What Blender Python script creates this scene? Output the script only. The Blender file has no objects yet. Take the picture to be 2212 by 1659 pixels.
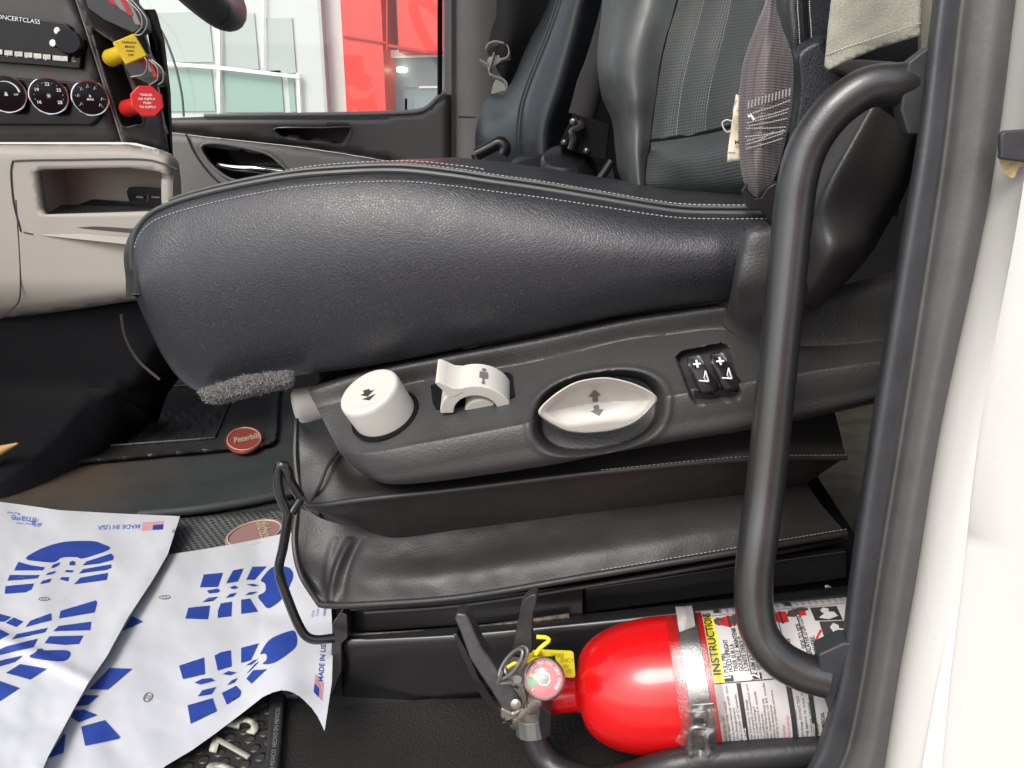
import bpy, bmesh, math, random
from mathutils import Vector, Matrix, noise
from mathutils.geometry import delaunay_2d_cdt
random.seed(7)
S = bpy.context.scene
COL = S.collection
# ---------------------------------------------------------------- camera, world, sun, exposure
CW, CH, FP = 2212.0, 1659.0, 1670.0
H = 0.62                       # eye height over the cab floor
PITCH, YAW = math.radians(16.6), math.radians(7.0)
cam = bpy.data.cameras.new('camera'); cam.sensor_width = 36; cam.lens = 36*FP/CW
cam.clip_start = 0.02; cam.clip_end = 400
co = bpy.data.objects.new('camera', cam); COL.objects.link(co)
co.location = (0, 0, H); co.rotation_euler = (math.pi/2-PITCH, 0, YAW); S.camera = co
w = bpy.data.worlds.new('World'); S.world = w; w.use_nodes = True
SUN_EL, SUN_AZ = math.radians(48), math.radians(205)      # azimuth clockwise from +Y
sky = w.node_tree.nodes.new('ShaderNodeTexSky'); sky.sky_type = 'NISHITA'; sky.sun_disc = False
sky.sun_elevation = SUN_EL; sky.sun_rotation = SUN_AZ; sky.dust_density = 3.0; sky.ozone_density = 0.6
hs_w = w.node_tree.nodes.new('ShaderNodeHueSaturation'); hs_w.inputs['Saturation'].default_value = .5      # thin overcast: paler sky
w.node_tree.links.new(sky.outputs[0], hs_w.inputs['Color']); w.node_tree.links.new(hs_w.outputs[0], w.node_tree.nodes['Background'].inputs[0])
w.node_tree.nodes['Background'].inputs[1].default_value = 0.14
sl = bpy.data.lights.new('sun', 'SUN'); sl.energy = .9; sl.angle = math.radians(24); sl.color = (1, .96, .9)
so = bpy.data.objects.new('sun', sl); COL.objects.link(so)
sd = Vector((math.sin(SUN_AZ)*math.cos(SUN_EL), math.cos(SUN_AZ)*math.cos(SUN_EL), math.sin(SUN_EL)))
so.rotation_euler = sd.to_track_quat('Z', 'Y').to_euler(); so.location = (0, -3, 5)
S.view_settings.view_transform = 'Standard'; S.view_settings.look = 'None'
S.view_settings.exposure = .95; S.view_settings.gamma = 1
# ---------------------------------------------------------------- survey: sight line through a picture point, cut at a real distance
RGT = Vector((math.cos(YAW), math.sin(YAW), 0))
FWD = Vector((-math.sin(YAW)*math.cos(PITCH), math.cos(YAW)*math.cos(PITCH), -math.sin(PITCH)))
UP = RGT.cross(FWD)
EYE = Vector((0, 0, H))
def ray(u, v): return FWD + RGT*((u-CW/2)/FP) - UP*((v-CH/2)/FP)
def P(u, v, Y):
    d = ray(u, v); return EYE + d*(Y/d.y)
def Fz(u, v, z=0.0):
    d = ray(u, v); return EYE + d*((z-H)/d.z)
def proj(p):
    q = p-EYE; t = q.dot(FWD); return (CW/2+FP*q.dot(RGT)/t, CH/2-FP*q.dot(UP)/t)
def PL(u, v, p0, n):
    d = ray(u, v); return EYE + d*((p0-EYE).dot(n)/d.dot(n))
# ---------------------------------------------------------------- crop readings
def K(ox, oy, s): return lambda x, y: ((ox+x/s)/1.1302, (oy+y/s)/1.1302)
c1 = K(0, 0, 3.16); c2 = K(500, 0, 3.16); c3 = K(1100, 0, 3.16); c4 = K(1700, 0, 2.765)
c5 = K(0, 350, 3.16); c6 = K(0, 800, 2.765); c7 = K(0, 1250, 2.654); c8 = K(650, 800, 3.386)
d1 = K(1200, 750, 3.16); d2 = K(1700, 550, 2.765); d3 = K(650, 1150, 3.16); d4 = K(1050, 1400, 3.492)
d5 = K(1500, 1400, 3.493); d6 = K(1700, 1050, 2.765); d8 = K(400, 1500, 2.765)
def cp(k, pts): return [k(*p) for p in pts]
# ---------------------------------------------------------------- materials
def mat(name, col, rough=.5, metal=0, bump=None, var=0, vscale=8, coat=0, spec=.5, alpha=1, trans=0, emit=0,
        crack=None, dots=None, weave=None, hexa=None, wear=None, sheen=0):
    m = bpy.data.materials.new(name); m.use_nodes = True; nt = m.node_tree; N = nt.nodes; L = nt.links
    b = N['Principled BSDF']; b.inputs['Base Color'].default_value = (*col, 1)
    b.inputs['Roughness'].default_value = rough; b.inputs['Metallic'].default_value = metal
    b.inputs['Specular IOR Level'].default_value = spec; b.inputs['Coat Weight'].default_value = coat
    b.inputs['Coat Roughness'].default_value = .08
    b.inputs['Transmission Weight'].default_value = trans; b.inputs['Alpha'].default_value = alpha
    if sheen: b.inputs['Sheen Weight'].default_value = sheen
    if emit: b.inputs['Emission Color'].default_value = (*col, 1); b.inputs['Emission Strength'].default_value = emit
    tc = N.new('ShaderNodeTexCoord'); O = tc.outputs['Object']; UVo = tc.outputs['UV']
    cur = None
    def rgb(c): n = N.new('ShaderNodeRGB'); n.outputs[0].default_value = (*c, 1); return n.outputs[0]
    def mixc(f, a, c2_, mode='MIX'):
        x = N.new('ShaderNodeMix'); x.data_type = 'RGBA'; x.blend_type = mode
        if hasattr(f, 'type'): L.new(f, x.inputs[0])
        else: x.inputs[0].default_value = f
        L.new(a, x.inputs[6]); L.new(c2_, x.inputs[7]); return x.outputs[2]
    def mr(o, a, b2, c=0, d=1):
        x = N.new('ShaderNodeMapRange'); L.new(o, x.inputs[0])
        for i, q in enumerate((a, b2, c, d)): x.inputs[i+1].default_value = q
        return x.outputs[0]
    def noi(sc, det=3, o=None, r=.6):
        x = N.new('ShaderNodeTexNoise'); x.inputs['Scale'].default_value = sc; x.inputs['Detail'].default_value = det
        x.inputs['Roughness'].default_value = r; L.new(o or O, x.inputs['Vector']); return x
    cur = rgb(col)
    if var:
        n1 = noi(vscale, 5)
        cur = mixc(mr(n1.outputs[0], .3, .7), rgb([c*(1-var) for c in col]), rgb([min(1, c*(1+var)) for c in col]))
        L.new(mr(noi(vscale*2.3, 4).outputs[0], .25, .75, max(0, rough-.08), rough+.08), b.inputs['Roughness'])
    hs = []
    if crack:          # leather grain: plates divided by creases
        sc, ccol, st = crack
        nd = noi(sc*.35, 2)
        ad = N.new('ShaderNodeVectorMath'); ad.operation = 'MULTIPLY_ADD'
        L.new(nd.outputs[1], ad.inputs[0]); ad.inputs[1].default_value = (.9/sc,)*3; L.new(O, ad.inputs[2])
        vo = N.new('ShaderNodeTexVoronoi'); vo.feature = 'DISTANCE_TO_EDGE'; vo.inputs['Scale'].default_value = sc
        L.new(ad.outputs[0], vo.inputs['Vector'])
        h = mr(vo.outputs[0], 0, .16); 
        cur = mixc(mr(vo.outputs[0], .0, .09), rgb(ccol), cur); hs.append((h, st, .0006))
    if dots:           # perforation in rows
        sc, st = dots
        vo = N.new('ShaderNodeTexVoronoi'); vo.feature = 'F1'; vo.inputs['Scale'].default_value = sc
        vo.inputs['Randomness'].default_value = 0.06; vo.voronoi_dimensions = '2D'; L.new(UVo, vo.inputs['Vector'])
        h = mr(vo.outputs[0], .2, .36); cur = mixc(h, rgb([c*.15 for c in col]), cur); hs.append((h, st, .0008))
    if weave:
        sc, st = weave
        wv = N.new('ShaderNodeTexWave'); wv.inputs['Scale'].default_value = sc; wv.bands_direction = 'X'; L.new(UVo, wv.inputs['Vector'])
        w2 = N.new('ShaderNodeTexWave'); w2.inputs['Scale'].default_value = sc*.22; w2.bands_direction = 'Y'; L.new(UVo, w2.inputs['Vector'])
        cur = mixc(mr(wv.outputs[0], 0, 1, 0, .55), cur, rgb([c*.45 for c in col]))
        cur = mixc(mr(w2.outputs[0], .75, 1, 0, .5), cur, rgb([c*.4 for c in col]))
        hs.append((wv.outputs[0], st, .0006)); hs.append((w2.outputs[0], st, .0008))
    if hexa:
        sc, st = hexa
        vo = N.new('ShaderNodeTexVoronoi'); vo.feature = 'F1'; vo.inputs['Scale'].default_value = sc
        vo.inputs['Randomness'].default_value = 0.0; vo.voronoi_dimensions = '2D'
        mp = N.new('ShaderNodeMapping'); mp.inputs['Rotation'].default_value = (0, 0, .8); L.new(O, mp.inputs[0]); L.new(mp.outputs[0], vo.inputs['Vector'])
        h = mr(vo.outputs[0], .25, .4, *((0, 1) if sc > 80 else (1, 0))); cur = mixc(h, rgb([c*(.3 if sc > 80 else .7) for c in col]), cur); hs.append((h, st, .002))
    if wear:           # scuffs and dust specks: (colour, scale, threshold)
        for wc, ws, wt in wear:
            n2 = noi(ws, 6, r=.7); cur = mixc(mr(n2.outputs[0], wt, wt+.06), cur, rgb(wc))
    for bk in (bump or []):
        kind, sc, st, dist = bk
        if kind == 'noise': hs.append((noi(sc, 4).outputs[0], st, dist))
        elif kind == 'cell':
            vo = N.new('ShaderNodeTexVoronoi'); vo.feature = 'SMOOTH_F1'; vo.inputs['Scale'].default_value = sc
            L.new(O, vo.inputs['Vector']); hs.append((vo.outputs[0], st, dist))
    prev = None
    for h, st, dist in hs:
        bn = N.new('ShaderNodeBump'); bn.inputs['Strength'].default_value = st; bn.inputs['Distance'].default_value = dist
        L.new(h, bn.inputs['Height'])
        if prev: L.new(prev, bn.inputs['Normal'])
        prev = bn.outputs[0]
    if prev: L.new(prev, b.inputs['Normal'])
    L.new(cur, b.inputs['Base Color'])
    if emit: pass
    return m
DUST = ((.32, .31, .28), 160, .735)
M = dict(
 leather=mat('seat_leather', (.015, .016, .019), .36, crack=(330, (.040, .043, .049), .24), bump=[('noise', 9, .10, .005)], var=.15, wear=[DUST]),
 leather2=mat('smooth_leather', (.052, .057, .055), .42, bump=[('cell', 420, .15, .0004), ('noise', 26, .12, .004)], var=.2),
 perf=mat('perforated_leather', (.060, .067, .064), .45, dots=(250, .5), bump=[('cell', 420, .12, .0004), ('noise', 22, .1, .004)], var=.15),
 farleather=mat('far_leather', (.030, .035, .036), .38, bump=[('noise', 10, .1, .006)]),
 vinyl=mat('bellows_vinyl', (.022, .021, .020), .47, bump=[('cell', 420, .35, .0005), ('noise', 14, .07, .002)], var=.18, wear=[((.12, .11, .09), 60, .72)]),
 plastic=mat('grained_plastic', (.044, .0435, .043), .39, spec=.6, bump=[('noise', 440, .8, .0009)], var=.12, wear=[((.2, .18, .16), 210, .75)]),
 plastic_s=mat('satin_black_plastic', (.012, .012, .013), .3, bump=[('noise', 300, .15, .0004)]),
 knob=mat('ivory_plastic', (.55, .535, .49), .42, bump=[('noise', 500, .12, .0003)], var=.04, wear=[((.5, .46, .38), 70, .68)]),
 ink=mat('dark_print', (.03, .03, .032), .6), inkg=mat('grey_print', (.13, .125, .12), .6),
 white_ink=mat('white_print', (.8, .8, .8), .6),
 stitch=mat('grey_thread', (.33, .33, .33), .8), stitchw=mat('pale_thread', (.5, .5, .48), .8),
 handle=mat('grained_handle_coating', (.020, .0195, .019), .35, spec=.7, bump=[('noise', 700, .4, .0005)], var=.15, coat=.3),
 rubber=mat('weathered_rubber', (.072, .071, .070), .62, bump=[('noise', 260, .4, .001), ('noise', 40, .2, .002)], var=.22, vscale=14, wear=[((.3, .29, .28), 90, .70)]),
 rubber_d=mat('dark_rubber', (.03, .032, .035), .5, bump=[('noise', 240, .3, .001)], var=.3, vscale=20, wear=[((.2, .2, .2), 120, .72)]),
 bodywhite=mat('white_body_paint', (.60, .59, .56), .3, coat=.6, var=.02, vscale=3),
 gunmetal=mat('gloss_black_steel', (.012, .012, .013), .22, coat=.7, wear=[((.1, .045, .025), 40, .72)]),
 basesteel=mat('satin_black_steel', (.013, .013, .0135), .34, coat=.25, bump=[('noise', 900, .2, .0004)], wear=[((.2, .17, .13), 150, .74)]),
 floor=mat('cab_floor_rubber', (.030, .034, .034), .62, bump=[('noise', 300, .4, .001), ('noise', 40, .2, .003)], var=.22, vscale=7, wear=[((.16, .11, .07), 4, .66), ((.22, .2, .17), 180, .73)]),
 vinylfloor=mat('grained_floor_vinyl', (.022, .021, .02), .38, bump=[('cell', 330, .6, .0010)], var=.2, wear=[((.3, .26, .2), 260, .72)]),
 mat_d=mat('black_rubber_mat', (.027, .027, .027), .42, bump=[('cell', 240, .5, .001)], var=.2, wear=[((.14, .13, .12), 150, .72)]),
 mat_h=mat('honeycomb_rubber_mat', (.11, .12, .115), .5, hexa=(110, .9), bump=[('noise', 300, .3, .001)], var=.15),
 mat_n=mat('dimpled_rubber_mat', (.035, .033, .031), .42, hexa=(62, 1.0), bump=[('noise', 300, .3, .001)], var=.2),
 carpet=mat('dusty_carpet', (.10, .095, .08), .95, bump=[('noise', 260, 1, .004)], var=.35, vscale=14, wear=[((.35, .33, .28), 16, .70)]),
 paper=mat('white_floor_paper', (.52, .535, .56), .5, bump=[('noise', 5, .3, .012)], var=.03, wear=[((.56, .54, .52), 22, .655), ((.42, .38, .33), 10, .735)]),
 blue=mat('blue_print', (.014, .045, .27), .5, var=.12, vscale=30), blue_l=mat('pale_blue_print', (.12, .2, .5), .5),
 red_l=mat('pale_red_print', (.62, .25, .28), .5),
 tan=mat('tan_dash_plastic', (.33, .305, .27), .55, bump=[('noise', 400, .2, .0005)], var=.05, vscale=5),
 greytrim=mat('grey_door_trim', (.21, .205, .19), .6, bump=[('noise', 300, .2, .0005)], var=.06),
 dash=mat('charcoal_dash_plastic', (.045, .042, .041), .42, bump=[('noise', 500, .2, .0004)]),
 dash_r=mat('satin_charcoal_dash', (.06, .05, .05), .3, coat=.3),
 gloss=mat('gloss_black', (.006, .006, .007), .2, spec=.25),
 black=mat('matt_black', (.005, .005, .006), .8, spec=.15), 
 chrome=mat('chrome', (.75, .75, .77), .12, 1), silver=mat('dull_silver', (.42, .41, .39), .35, .9, var=.25, vscale=60, bump=[('noise', 300, .3, .0008)]),
 castmetal=mat('grimy_cast_metal', (.34, .31, .27), .45, .8, var=.3, vscale=90, bump=[('noise', 260, .6, .001)], wear=[((.07, .06, .05), 90, .58)]),
 steel=mat('bare_steel_band', (.30, .30, .285), .38, .8, var=.1, vscale=20),
 yellow=mat('yellow_plastic', (.75, .52, .02), .4), red_k=mat('red_plastic', (.62, .02, .015), .35),
 red=mat('red_enamel', (.62, .005, .007), .25, coat=.4, bump=[('noise', 12, .08, .006)]),
 gred=mat('gauge_red', (.62, .03, .05), .4), ggreen=mat('gauge_green', (.05, .35, .12), .5),
 label=mat('label_paper', (.56, .54, .53), .35, var=.04, coat=.3, bump=[('noise', 30, .15, .003)], wear=[((.5, .46, .42), 60, .70)]),
 hose=mat('black_hose_rubber', (.018, .018, .019), .36, bump=[('noise', 200, .3, .001)], var=.2),
 tag=mat('yellow_tag', (.80, .70, .03), .4),
 webbing=mat('belt_webbing', (.115, .095, .1), .5, weave=(130, .6), sheen=.3),
 khaki=mat('khaki_vinyl', (.31, .31, .25), .5, crack=(330, (.25, .25, .2), .3), var=.06),
 cloth=mat('dark_cloth', (.02, .02, .02), .9, bump=[('noise', 300, .5, .001)]),
 lining=mat('pale_lining', (.40, .40, .36), .8),
 fibre=mat('grey_fibre', (.26, .25, .24), .9, var=.5, vscale=200),
 fuzz=mat('grey_fuzz', (.08, .078, .075), .9, bump=[('noise', 350, 1, .004)], var=.5, vscale=260),
 wallw=mat('white_facade', (.52, .54, .53), .5), mull=mat('white_mullion', (.88, .88, .88), .4),
 pane=mat('pale_green_glass', (.26, .38, .34), .15), pane2=mat('pale_grey_glass', (.38, .42, .41), .2), paneb=mat('grey_blue_glass', (.22, .28, .31), .15),
 redwall=mat('red_facade_panel', (.66, .045, .035), .45, var=.03, vscale=.8), redline=mat('red_panel_joint', (.4, .02, .02), .6),
 ground=mat('concrete_yard', (.40, .375, .34), .85, bump=[('noise', 30, .4, .01)], var=.12, vscale=.8),
 headliner=mat('grey_headliner', (.30, .29, .27), .9, bump=[('noise', 300, .4, .001)]),
 emblem=mat('faded_red_badge', (.27, .045, .04), .45), emblem2=mat('washed_red_badge', (.30, .17, .16), .5), cream=mat('cream_badge', (.48, .40, .28), .5),
 cream2=mat('cream_letter', (.42, .42, .34), .5), labelcloth=mat('cream_cloth_label', (.62, .54, .42), .8, bump=[('noise', 400, .3, .0006)]),
 wood=mat('varnished_wood', (.45, .26, .11), .4),
 lampm=mat('ceiling_lamp', (1, .92, .7), .5, emit=2.5),
)
def glassmat(name, col, rough, alpha):
    m = bpy.data.materials.new(name); m.use_nodes = True; nt = m.node_tree; b = nt.nodes['Principled BSDF']
    out = nt.nodes['Material Output']; tr = nt.nodes.new('ShaderNodeBsdfTransparent'); tr.inputs[0].default_value = (*col, 1)
    gl = nt.nodes.new('ShaderNodeBsdfGlossy'); gl.inputs['Roughness'].default_value = rough
    nz = nt.nodes.new('ShaderNodeTexNoise'); nz.inputs['Scale'].default_value = 60; bp = nt.nodes.new('ShaderNodeBump')
    bp.inputs['Strength'].default_value = .25 if alpha > .1 else 0; bp.inputs['Distance'].default_value = .004
    nt.links.new(nz.outputs[0], bp.inputs['Height']); nt.links.new(bp.outputs[0], gl.inputs['Normal'])
    mx = nt.nodes.new('ShaderNodeMixShader'); mx.inputs[0].default_value = alpha
    nt.links.new(tr.outputs[0], mx.inputs[1]); nt.links.new(gl.outputs[0], mx.inputs[2]); nt.links.new(mx.outputs[0], out.inputs[0])
    nt.nodes.remove(b); return m
M['glass'] = glassmat('window_glass', (.93, .97, .95), .02, .03)
M['lens'] = glassmat('clear_plastic', (.93, .93, .93), .15, .06)
M['tape'] = glassmat('clear_film', (.92, .91, .89), .22, .22)
# ---------------------------------------------------------------- geometry
def cr(pts, n, closed=False):
    """catmull-rom through points (Vectors or tuples), resampled to n points by chord length"""
    pts = [Vector(p) for p in pts]
    if len(pts) == 2: return [pts[0].lerp(pts[1], i/(n-1)) for i in range(n)]
    ext = ([pts[-1]]+pts+[pts[0], pts[1]]) if closed else ([pts[0]*2-pts[1]]+pts+[pts[-1]*2-pts[-2]])
    den = []
    for i in range(1, len(ext)-2):
        p0, p1, p2, p3 = ext[i-1:i+3]
        for k in range(14):
            t = k/14
            den.append(.5*((2*p1)+(p2-p0)*t+(2*p0-5*p1+4*p2-p3)*t*t+(3*p1-p0-3*p2+p3)*t**3))
    den.append(ext[-2].copy())
    L = [0]
    for a, b in zip(den, den[1:]): L.append(L[-1]+(b-a).length)
    out = []; j = 0; tot = L[-1]
    cnt = n if not closed else n+1
    for i in range(cnt):
        s = tot*i/(cnt-1)
        while j < len(L)-2 and L[j+1] < s: j += 1
        seg = L[j+1]-L[j]; t = (s-L[j])/seg if seg > 1e-12 else 0
        out.append(den[j].lerp(den[j+1], min(1, max(0, t))))
    return out[:-1] if closed else out
class G:
    def __init__(s): s.v = []; s.f = []; s.uv = {}
    def add(s, vs, fs):
        o = len(s.v); s.v += [Vector(v) for v in vs]; s.f += [tuple(i+o for i in f) for f in fs]; return s
    def box(s, c, sx, sy, sz, R=None):
        c = Vector(c); vs = []
        for a in (-1, 1):
            for b in (-1, 1):
                for d in (-1, 1):
                    q = Vector((a*sx/2, b*sy/2, d*sz/2)); vs.append(c+(R @ q if R else q))
        return s.add(vs, [(0, 1, 3, 2), (4, 6, 7, 5), (0, 4, 5, 1), (2, 3, 7, 6), (0, 2, 6, 4), (1, 5, 7, 3)])
    def tube(s, path, r, seg=12, n=None, caps=True, flat=None):
        pts = cr(path, n) if n else [Vector(p) for p in path]
        rs = r if isinstance(r, (list, tuple)) else [r]*len(pts)
        if len(rs) != len(pts): rs = [rs[0]+(rs[-1]-rs[0])*i/(len(pts)-1) for i in range(len(pts))]
        vs = []; up = None
        for i, p in enumerate(pts):
            t = (pts[min(i+1, len(pts)-1)]-pts[max(i-1, 0)])
            t = t.normalized() if t.length > 1e-9 else Vector((0, 0, 1))
            if up is None: up = t.orthogonal().normalized()
            up = (up-t*up.dot(t)); up = up.normalized() if up.length > 1e-6 else t.orthogonal().normalized()
            b = t.cross(up)
            for k in range(seg):
                a = 2*math.pi*k/seg; vs.append(p+(up*math.cos(a)+b*math.sin(a))*rs[i])
        fs = [(i*seg+k, i*seg+(k+1) % seg, (i+1)*seg+(k+1) % seg, (i+1)*seg+k) for i in range(len(pts)-1) for k in range(seg)]
        if caps: fs += [tuple(range(seg))[::-1], tuple((len(pts)-1)*seg+k for k in range(seg))]
        return s.add(vs, fs)
    def lathe(s, prof, o, ax, seg=40, up=None):
        """prof: (along, radius) pairs"""
        ax = Vector(ax).normalized(); o = Vector(o); u = (Vector(up)-ax*Vector(up).dot(ax)).normalized() if up else ax.orthogonal().normalized(); b = ax.cross(u)
        vs = [o+ax*a+(u*math.cos(2*math.pi*k/seg)+b*math.sin(2*math.pi*k/seg))*r for a, r in prof for k in range(seg)]
        n = len(prof)
        fs = [(i*seg+k, i*seg+(k+1) % seg, (i+1)*seg+(k+1) % seg, (i+1)*seg+k) for i in range(n-1) for k in range(seg)]
        fs += [tuple(range(seg))[::-1], tuple((n-1)*seg+k for k in range(seg))]
        return s.add(vs, fs)
    def prism(s, loop, d):
        d = Vector(d); n = len(loop); vs = [Vector(p) for p in loop]; vs += [p+d for p in vs]
        return s.add(vs, [tuple(range(n)), tuple(range(n, 2*n))[::-1]]+[(i, n+i, n+(i+1) % n, (i+1) % n) for i in range(n)])
    def loft(s, loops, cap=True):
        n = len(loops[0]); vs = [p for l in loops for p in l]
        fs = [(i*n+k, i*n+(k+1) % n, (i+1)*n+(k+1) % n, (i+1)*n+k) for i in range(len(loops)-1) for k in range(n)]
        if cap: fs += [tuple(range(n))[::-1], tuple((len(loops)-1)*n+k for k in range(n))]
        return s.add(vs, fs)
    def rails(s, rails, nu, nv, deform=None):
        R = [cr(r, nu) for r in rails]; o = len(s.v); g = []
        for i in range(nu):
            c = cr([r[i] for r in R], nv) if len(R) > 1 else [R[0][i]]
            g.append(c)
        ul = [0]
        for i in range(1, nu): ul.append(ul[-1]+(g[i][nv//2]-g[i-1][nv//2]).length)
        for i in range(nu):
            vl = 0
            for j in range(nv):
                if j: vl += (g[i][j]-g[i][j-1]).length
                p = g[i][j]
                if deform: p = deform(p)
                s.uv[len(s.v)] = (ul[i], vl); s.v.append(p)
        s.f += [(o+i*nv+j, o+(i+1)*nv+j, o+(i+1)*nv+j+1, o+i*nv+j+1) for i in range(nu-1) for j in range(nv-1)]
        return s
def inside(p, poly):
    x, y = p; c = False; n = len(poly)
    for i in range(n):
        x1, y1 = poly[i]; x2, y2 = poly[i-1]
        if (y1 > y) != (y2 > y) and x < (x2-x1)*(y-y1)/(y2-y1)+x1: c = not c
    return c
def edged(p, poly):
    m = 1e9; px, py = p
    for i in range(len(poly)):
        ax, ay = poly[i-1]; bx, by = poly[i]; dx, dy = bx-ax, by-ay
        t = max(0, min(1, ((px-ax)*dx+(py-ay)*dy)/(dx*dx+dy*dy+1e-9)))
        m = min(m, math.hypot(px-ax-t*dx, py-ay-t*dy))
    return m
def dens(poly, step, closed=True):
    out = []; n = len(poly)
    for i in range(n if closed else n-1):
        a = poly[i]; b = poly[(i+1) % n]; k = max(1, int(math.hypot(b[0]-a[0], b[1]-a[1])/step))
        out += [(a[0]+(b[0]-a[0])*t/k, a[1]+(b[1]-a[1])*t/k) for t in range(k)]
    return out
def rnd(poly, n=None):       # smooth closed outline
    return [(p.x, p.y) for p in cr([Vector((*p, 0)) for p in poly], n or len(poly)*6, closed=True)]
def sheet(g, outline, mapf, step=20, holes=()):
    """planar outline filled with an even mesh, each point placed by mapf(u, v, distance_to_edge)"""
    ol = dens(outline, step); pts = list(ol); E = [(i, (i+1) % len(ol)) for i in range(len(ol))]
    for h in holes:
        hd = dens(h, step); o = len(pts); pts += hd; E += [(o+i, o+(i+1) % len(hd)) for i in range(len(hd))]
    xs = [p[0] for p in ol]; ys = [p[1] for p in ol]
    y = min(ys)+step*.5; r = 0
    while y < max(ys):
        x = min(xs)+step*(.5 if r % 2 else .95)
        while x < max(xs):
            if inside((x, y), outline) and edged((x, y), ol) > step*.4 and all(not inside((x, y), h) and edged((x, y), h) > step*.4 for h in holes): pts.append((x, y))
            x += step
        y += step*.87; r += 1
    ov, oe, of, *_ = delaunay_2d_cdt([Vector(p) for p in pts], E, [], 0, 1e-5)
    fs = []
    for f in of:
        c = (sum(ov[i].x for i in f)/len(f), sum(ov[i].y for i in f)/len(f))
        if inside(c, outline) and all(not inside(c, h) for h in holes): fs.append(tuple(f)[::-1])
    vs = [mapf(p.x, p.y, edged((p.x, p.y), ol)) for p in ov]
    o = len(g.v); g.add(vs, fs)
    for i, p in enumerate(ov): g.uv[o+i] = (p.x/2000, p.y/2000)
    return g
ORG = {}
def link(name, data): o = bpy.data.objects.new(name, data); COL.objects.link(o); return o
def thing(name, label, cat, loc, group=None):
    o = link(name, None); o.location = loc; o.empty_display_size = .05; ORG[o.name] = Vector(loc)
    o['label'] = label; o['category'] = cat
    if group: o['group'] = group
    return o
def obj(name, g, m, parent=None, bevel=0, solid=0, sub=0, sharp=40, label=None, cat=None, kind=None, group=None, off=-1, flat=False, flip=None):
    me = bpy.data.meshes.new(name)
    if parent: org = ORG[parent.name]
    else:
        zs = min(v.z for v in g.v); n = len(g.v); org = Vector((sum(v.x for v in g.v)/n, sum(v.y for v in g.v)/n, zs))
        if kind == 'structure': org = Vector((0, 0, 0))
    me.from_pydata([v-org for v in g.v], [], g.f); me.materials.append(M[m] if isinstance(m, str) else m)
    if g.uv:
        ul = me.uv_layers.new(name='UVMap')
        for l in me.loops: ul.data[l.index].uv = g.uv.get(l.vertex_index, (0, 0))
    bm = bmesh.new(); bm.from_mesh(me); bmesh.ops.remove_doubles(bm, verts=bm.verts, dist=1e-6)
    if flip is None: bmesh.ops.recalc_face_normals(bm, faces=bm.faces)
    for f in bm.faces: f.smooth = not flat
    for e in bm.edges:
        if len(e.link_faces) == 2 and e.calc_face_angle(0) > math.radians(sharp): e.smooth = False
    if flip == 'eye':
        for f in bm.faces:
            if f.normal.dot(EYE-org-f.calc_center_median()) < 0: f.normal_flip()
    bm.to_mesh(me); bm.free()
    o = link(name, me)
    if parent: o.parent = parent
    else: o.location = org
    ORG[o.name] = org
    if solid:
        s = o.modifiers.new('thickness', 'SOLIDIFY'); s.thickness = abs(solid); s.offset = off
    if bevel:
        b = o.modifiers.new('edge', 'BEVEL'); b.width = bevel; b.segments = 3; b.limit_method = 'ANGLE'; b.angle_limit = math.radians(35); b.harden_normals = True
        b.use_clamp_overlap = True
    if sub:
        s = o.modifiers.new('smooth', 'SUBSURF'); s.levels = sub; s.render_levels = sub
    if label: o['label'] = label
    if cat: o['category'] = cat
    if kind: o['kind'] = kind
    if group: o['group'] = group
    return o
def path(pts, Y=None): return [P(*p) if len(p) == 3 else P(p[0], p[1], Y) for p in pts]
def stitches(g, pts, n, ln=.0032, r=.0005, gap=.55, lift=(0, 0, 0)):
    c = cr(pts, n*2); lf = Vector(lift)
    for i in range(0, len(c)-1, 2):
        a, b = c[i]+lf, c[i+1]+lf; d = (b-a)
        g.tube([a-d*.15, a+d*gap*.5, a+d*(gap+.45)], r, 5)
    return g
_tc = {}
def textgeo(s, bold=False):
    if (s, bold) in _tc: return _tc[(s, bold)]
    cu = bpy.data.curves.new('t', 'FONT'); cu.body = s; cu.size = 1; cu.resolution_u = 3
    if bold: cu.offset = .018
    o = bpy.data.objects.new('t', cu); COL.objects.link(o); dg = bpy.context.evaluated_depsgraph_get()
    me = bpy.data.meshes.new_from_object(o.evaluated_get(dg)); vs = [(v.co.x, v.co.y) for v in me.vertices]; fs = [tuple(p.vertices) for p in me.polygons]
    bpy.data.objects.remove(o); bpy.data.curves.remove(cu); bpy.data.meshes.remove(me)
    _tc[(s, bold)] = (vs, fs); return vs, fs
def text(g, s, mapf, size, bold=False, center=False, squeeze=1.0):
    vs, fs = textgeo(s, bold)
    if not vs: return g
    dx = (max(v[0] for v in vs)+min(v[0] for v in vs))/2 if center else 0
    return g.add([mapf((x-dx)*size*squeeze, y*size) for x, y in vs], fs)
def tp(O, ex, ey, fn):        # text laid along picture directions ex (reading) and ey (up), px per unit
    return lambda x, y: fn(O[0]+ex[0]*x+ey[0]*y, O[1]+ex[1]*x+ey[1]*y)
def unit(a): l = math.hypot(*a); return (a[0]/l, a[1]/l)
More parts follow.
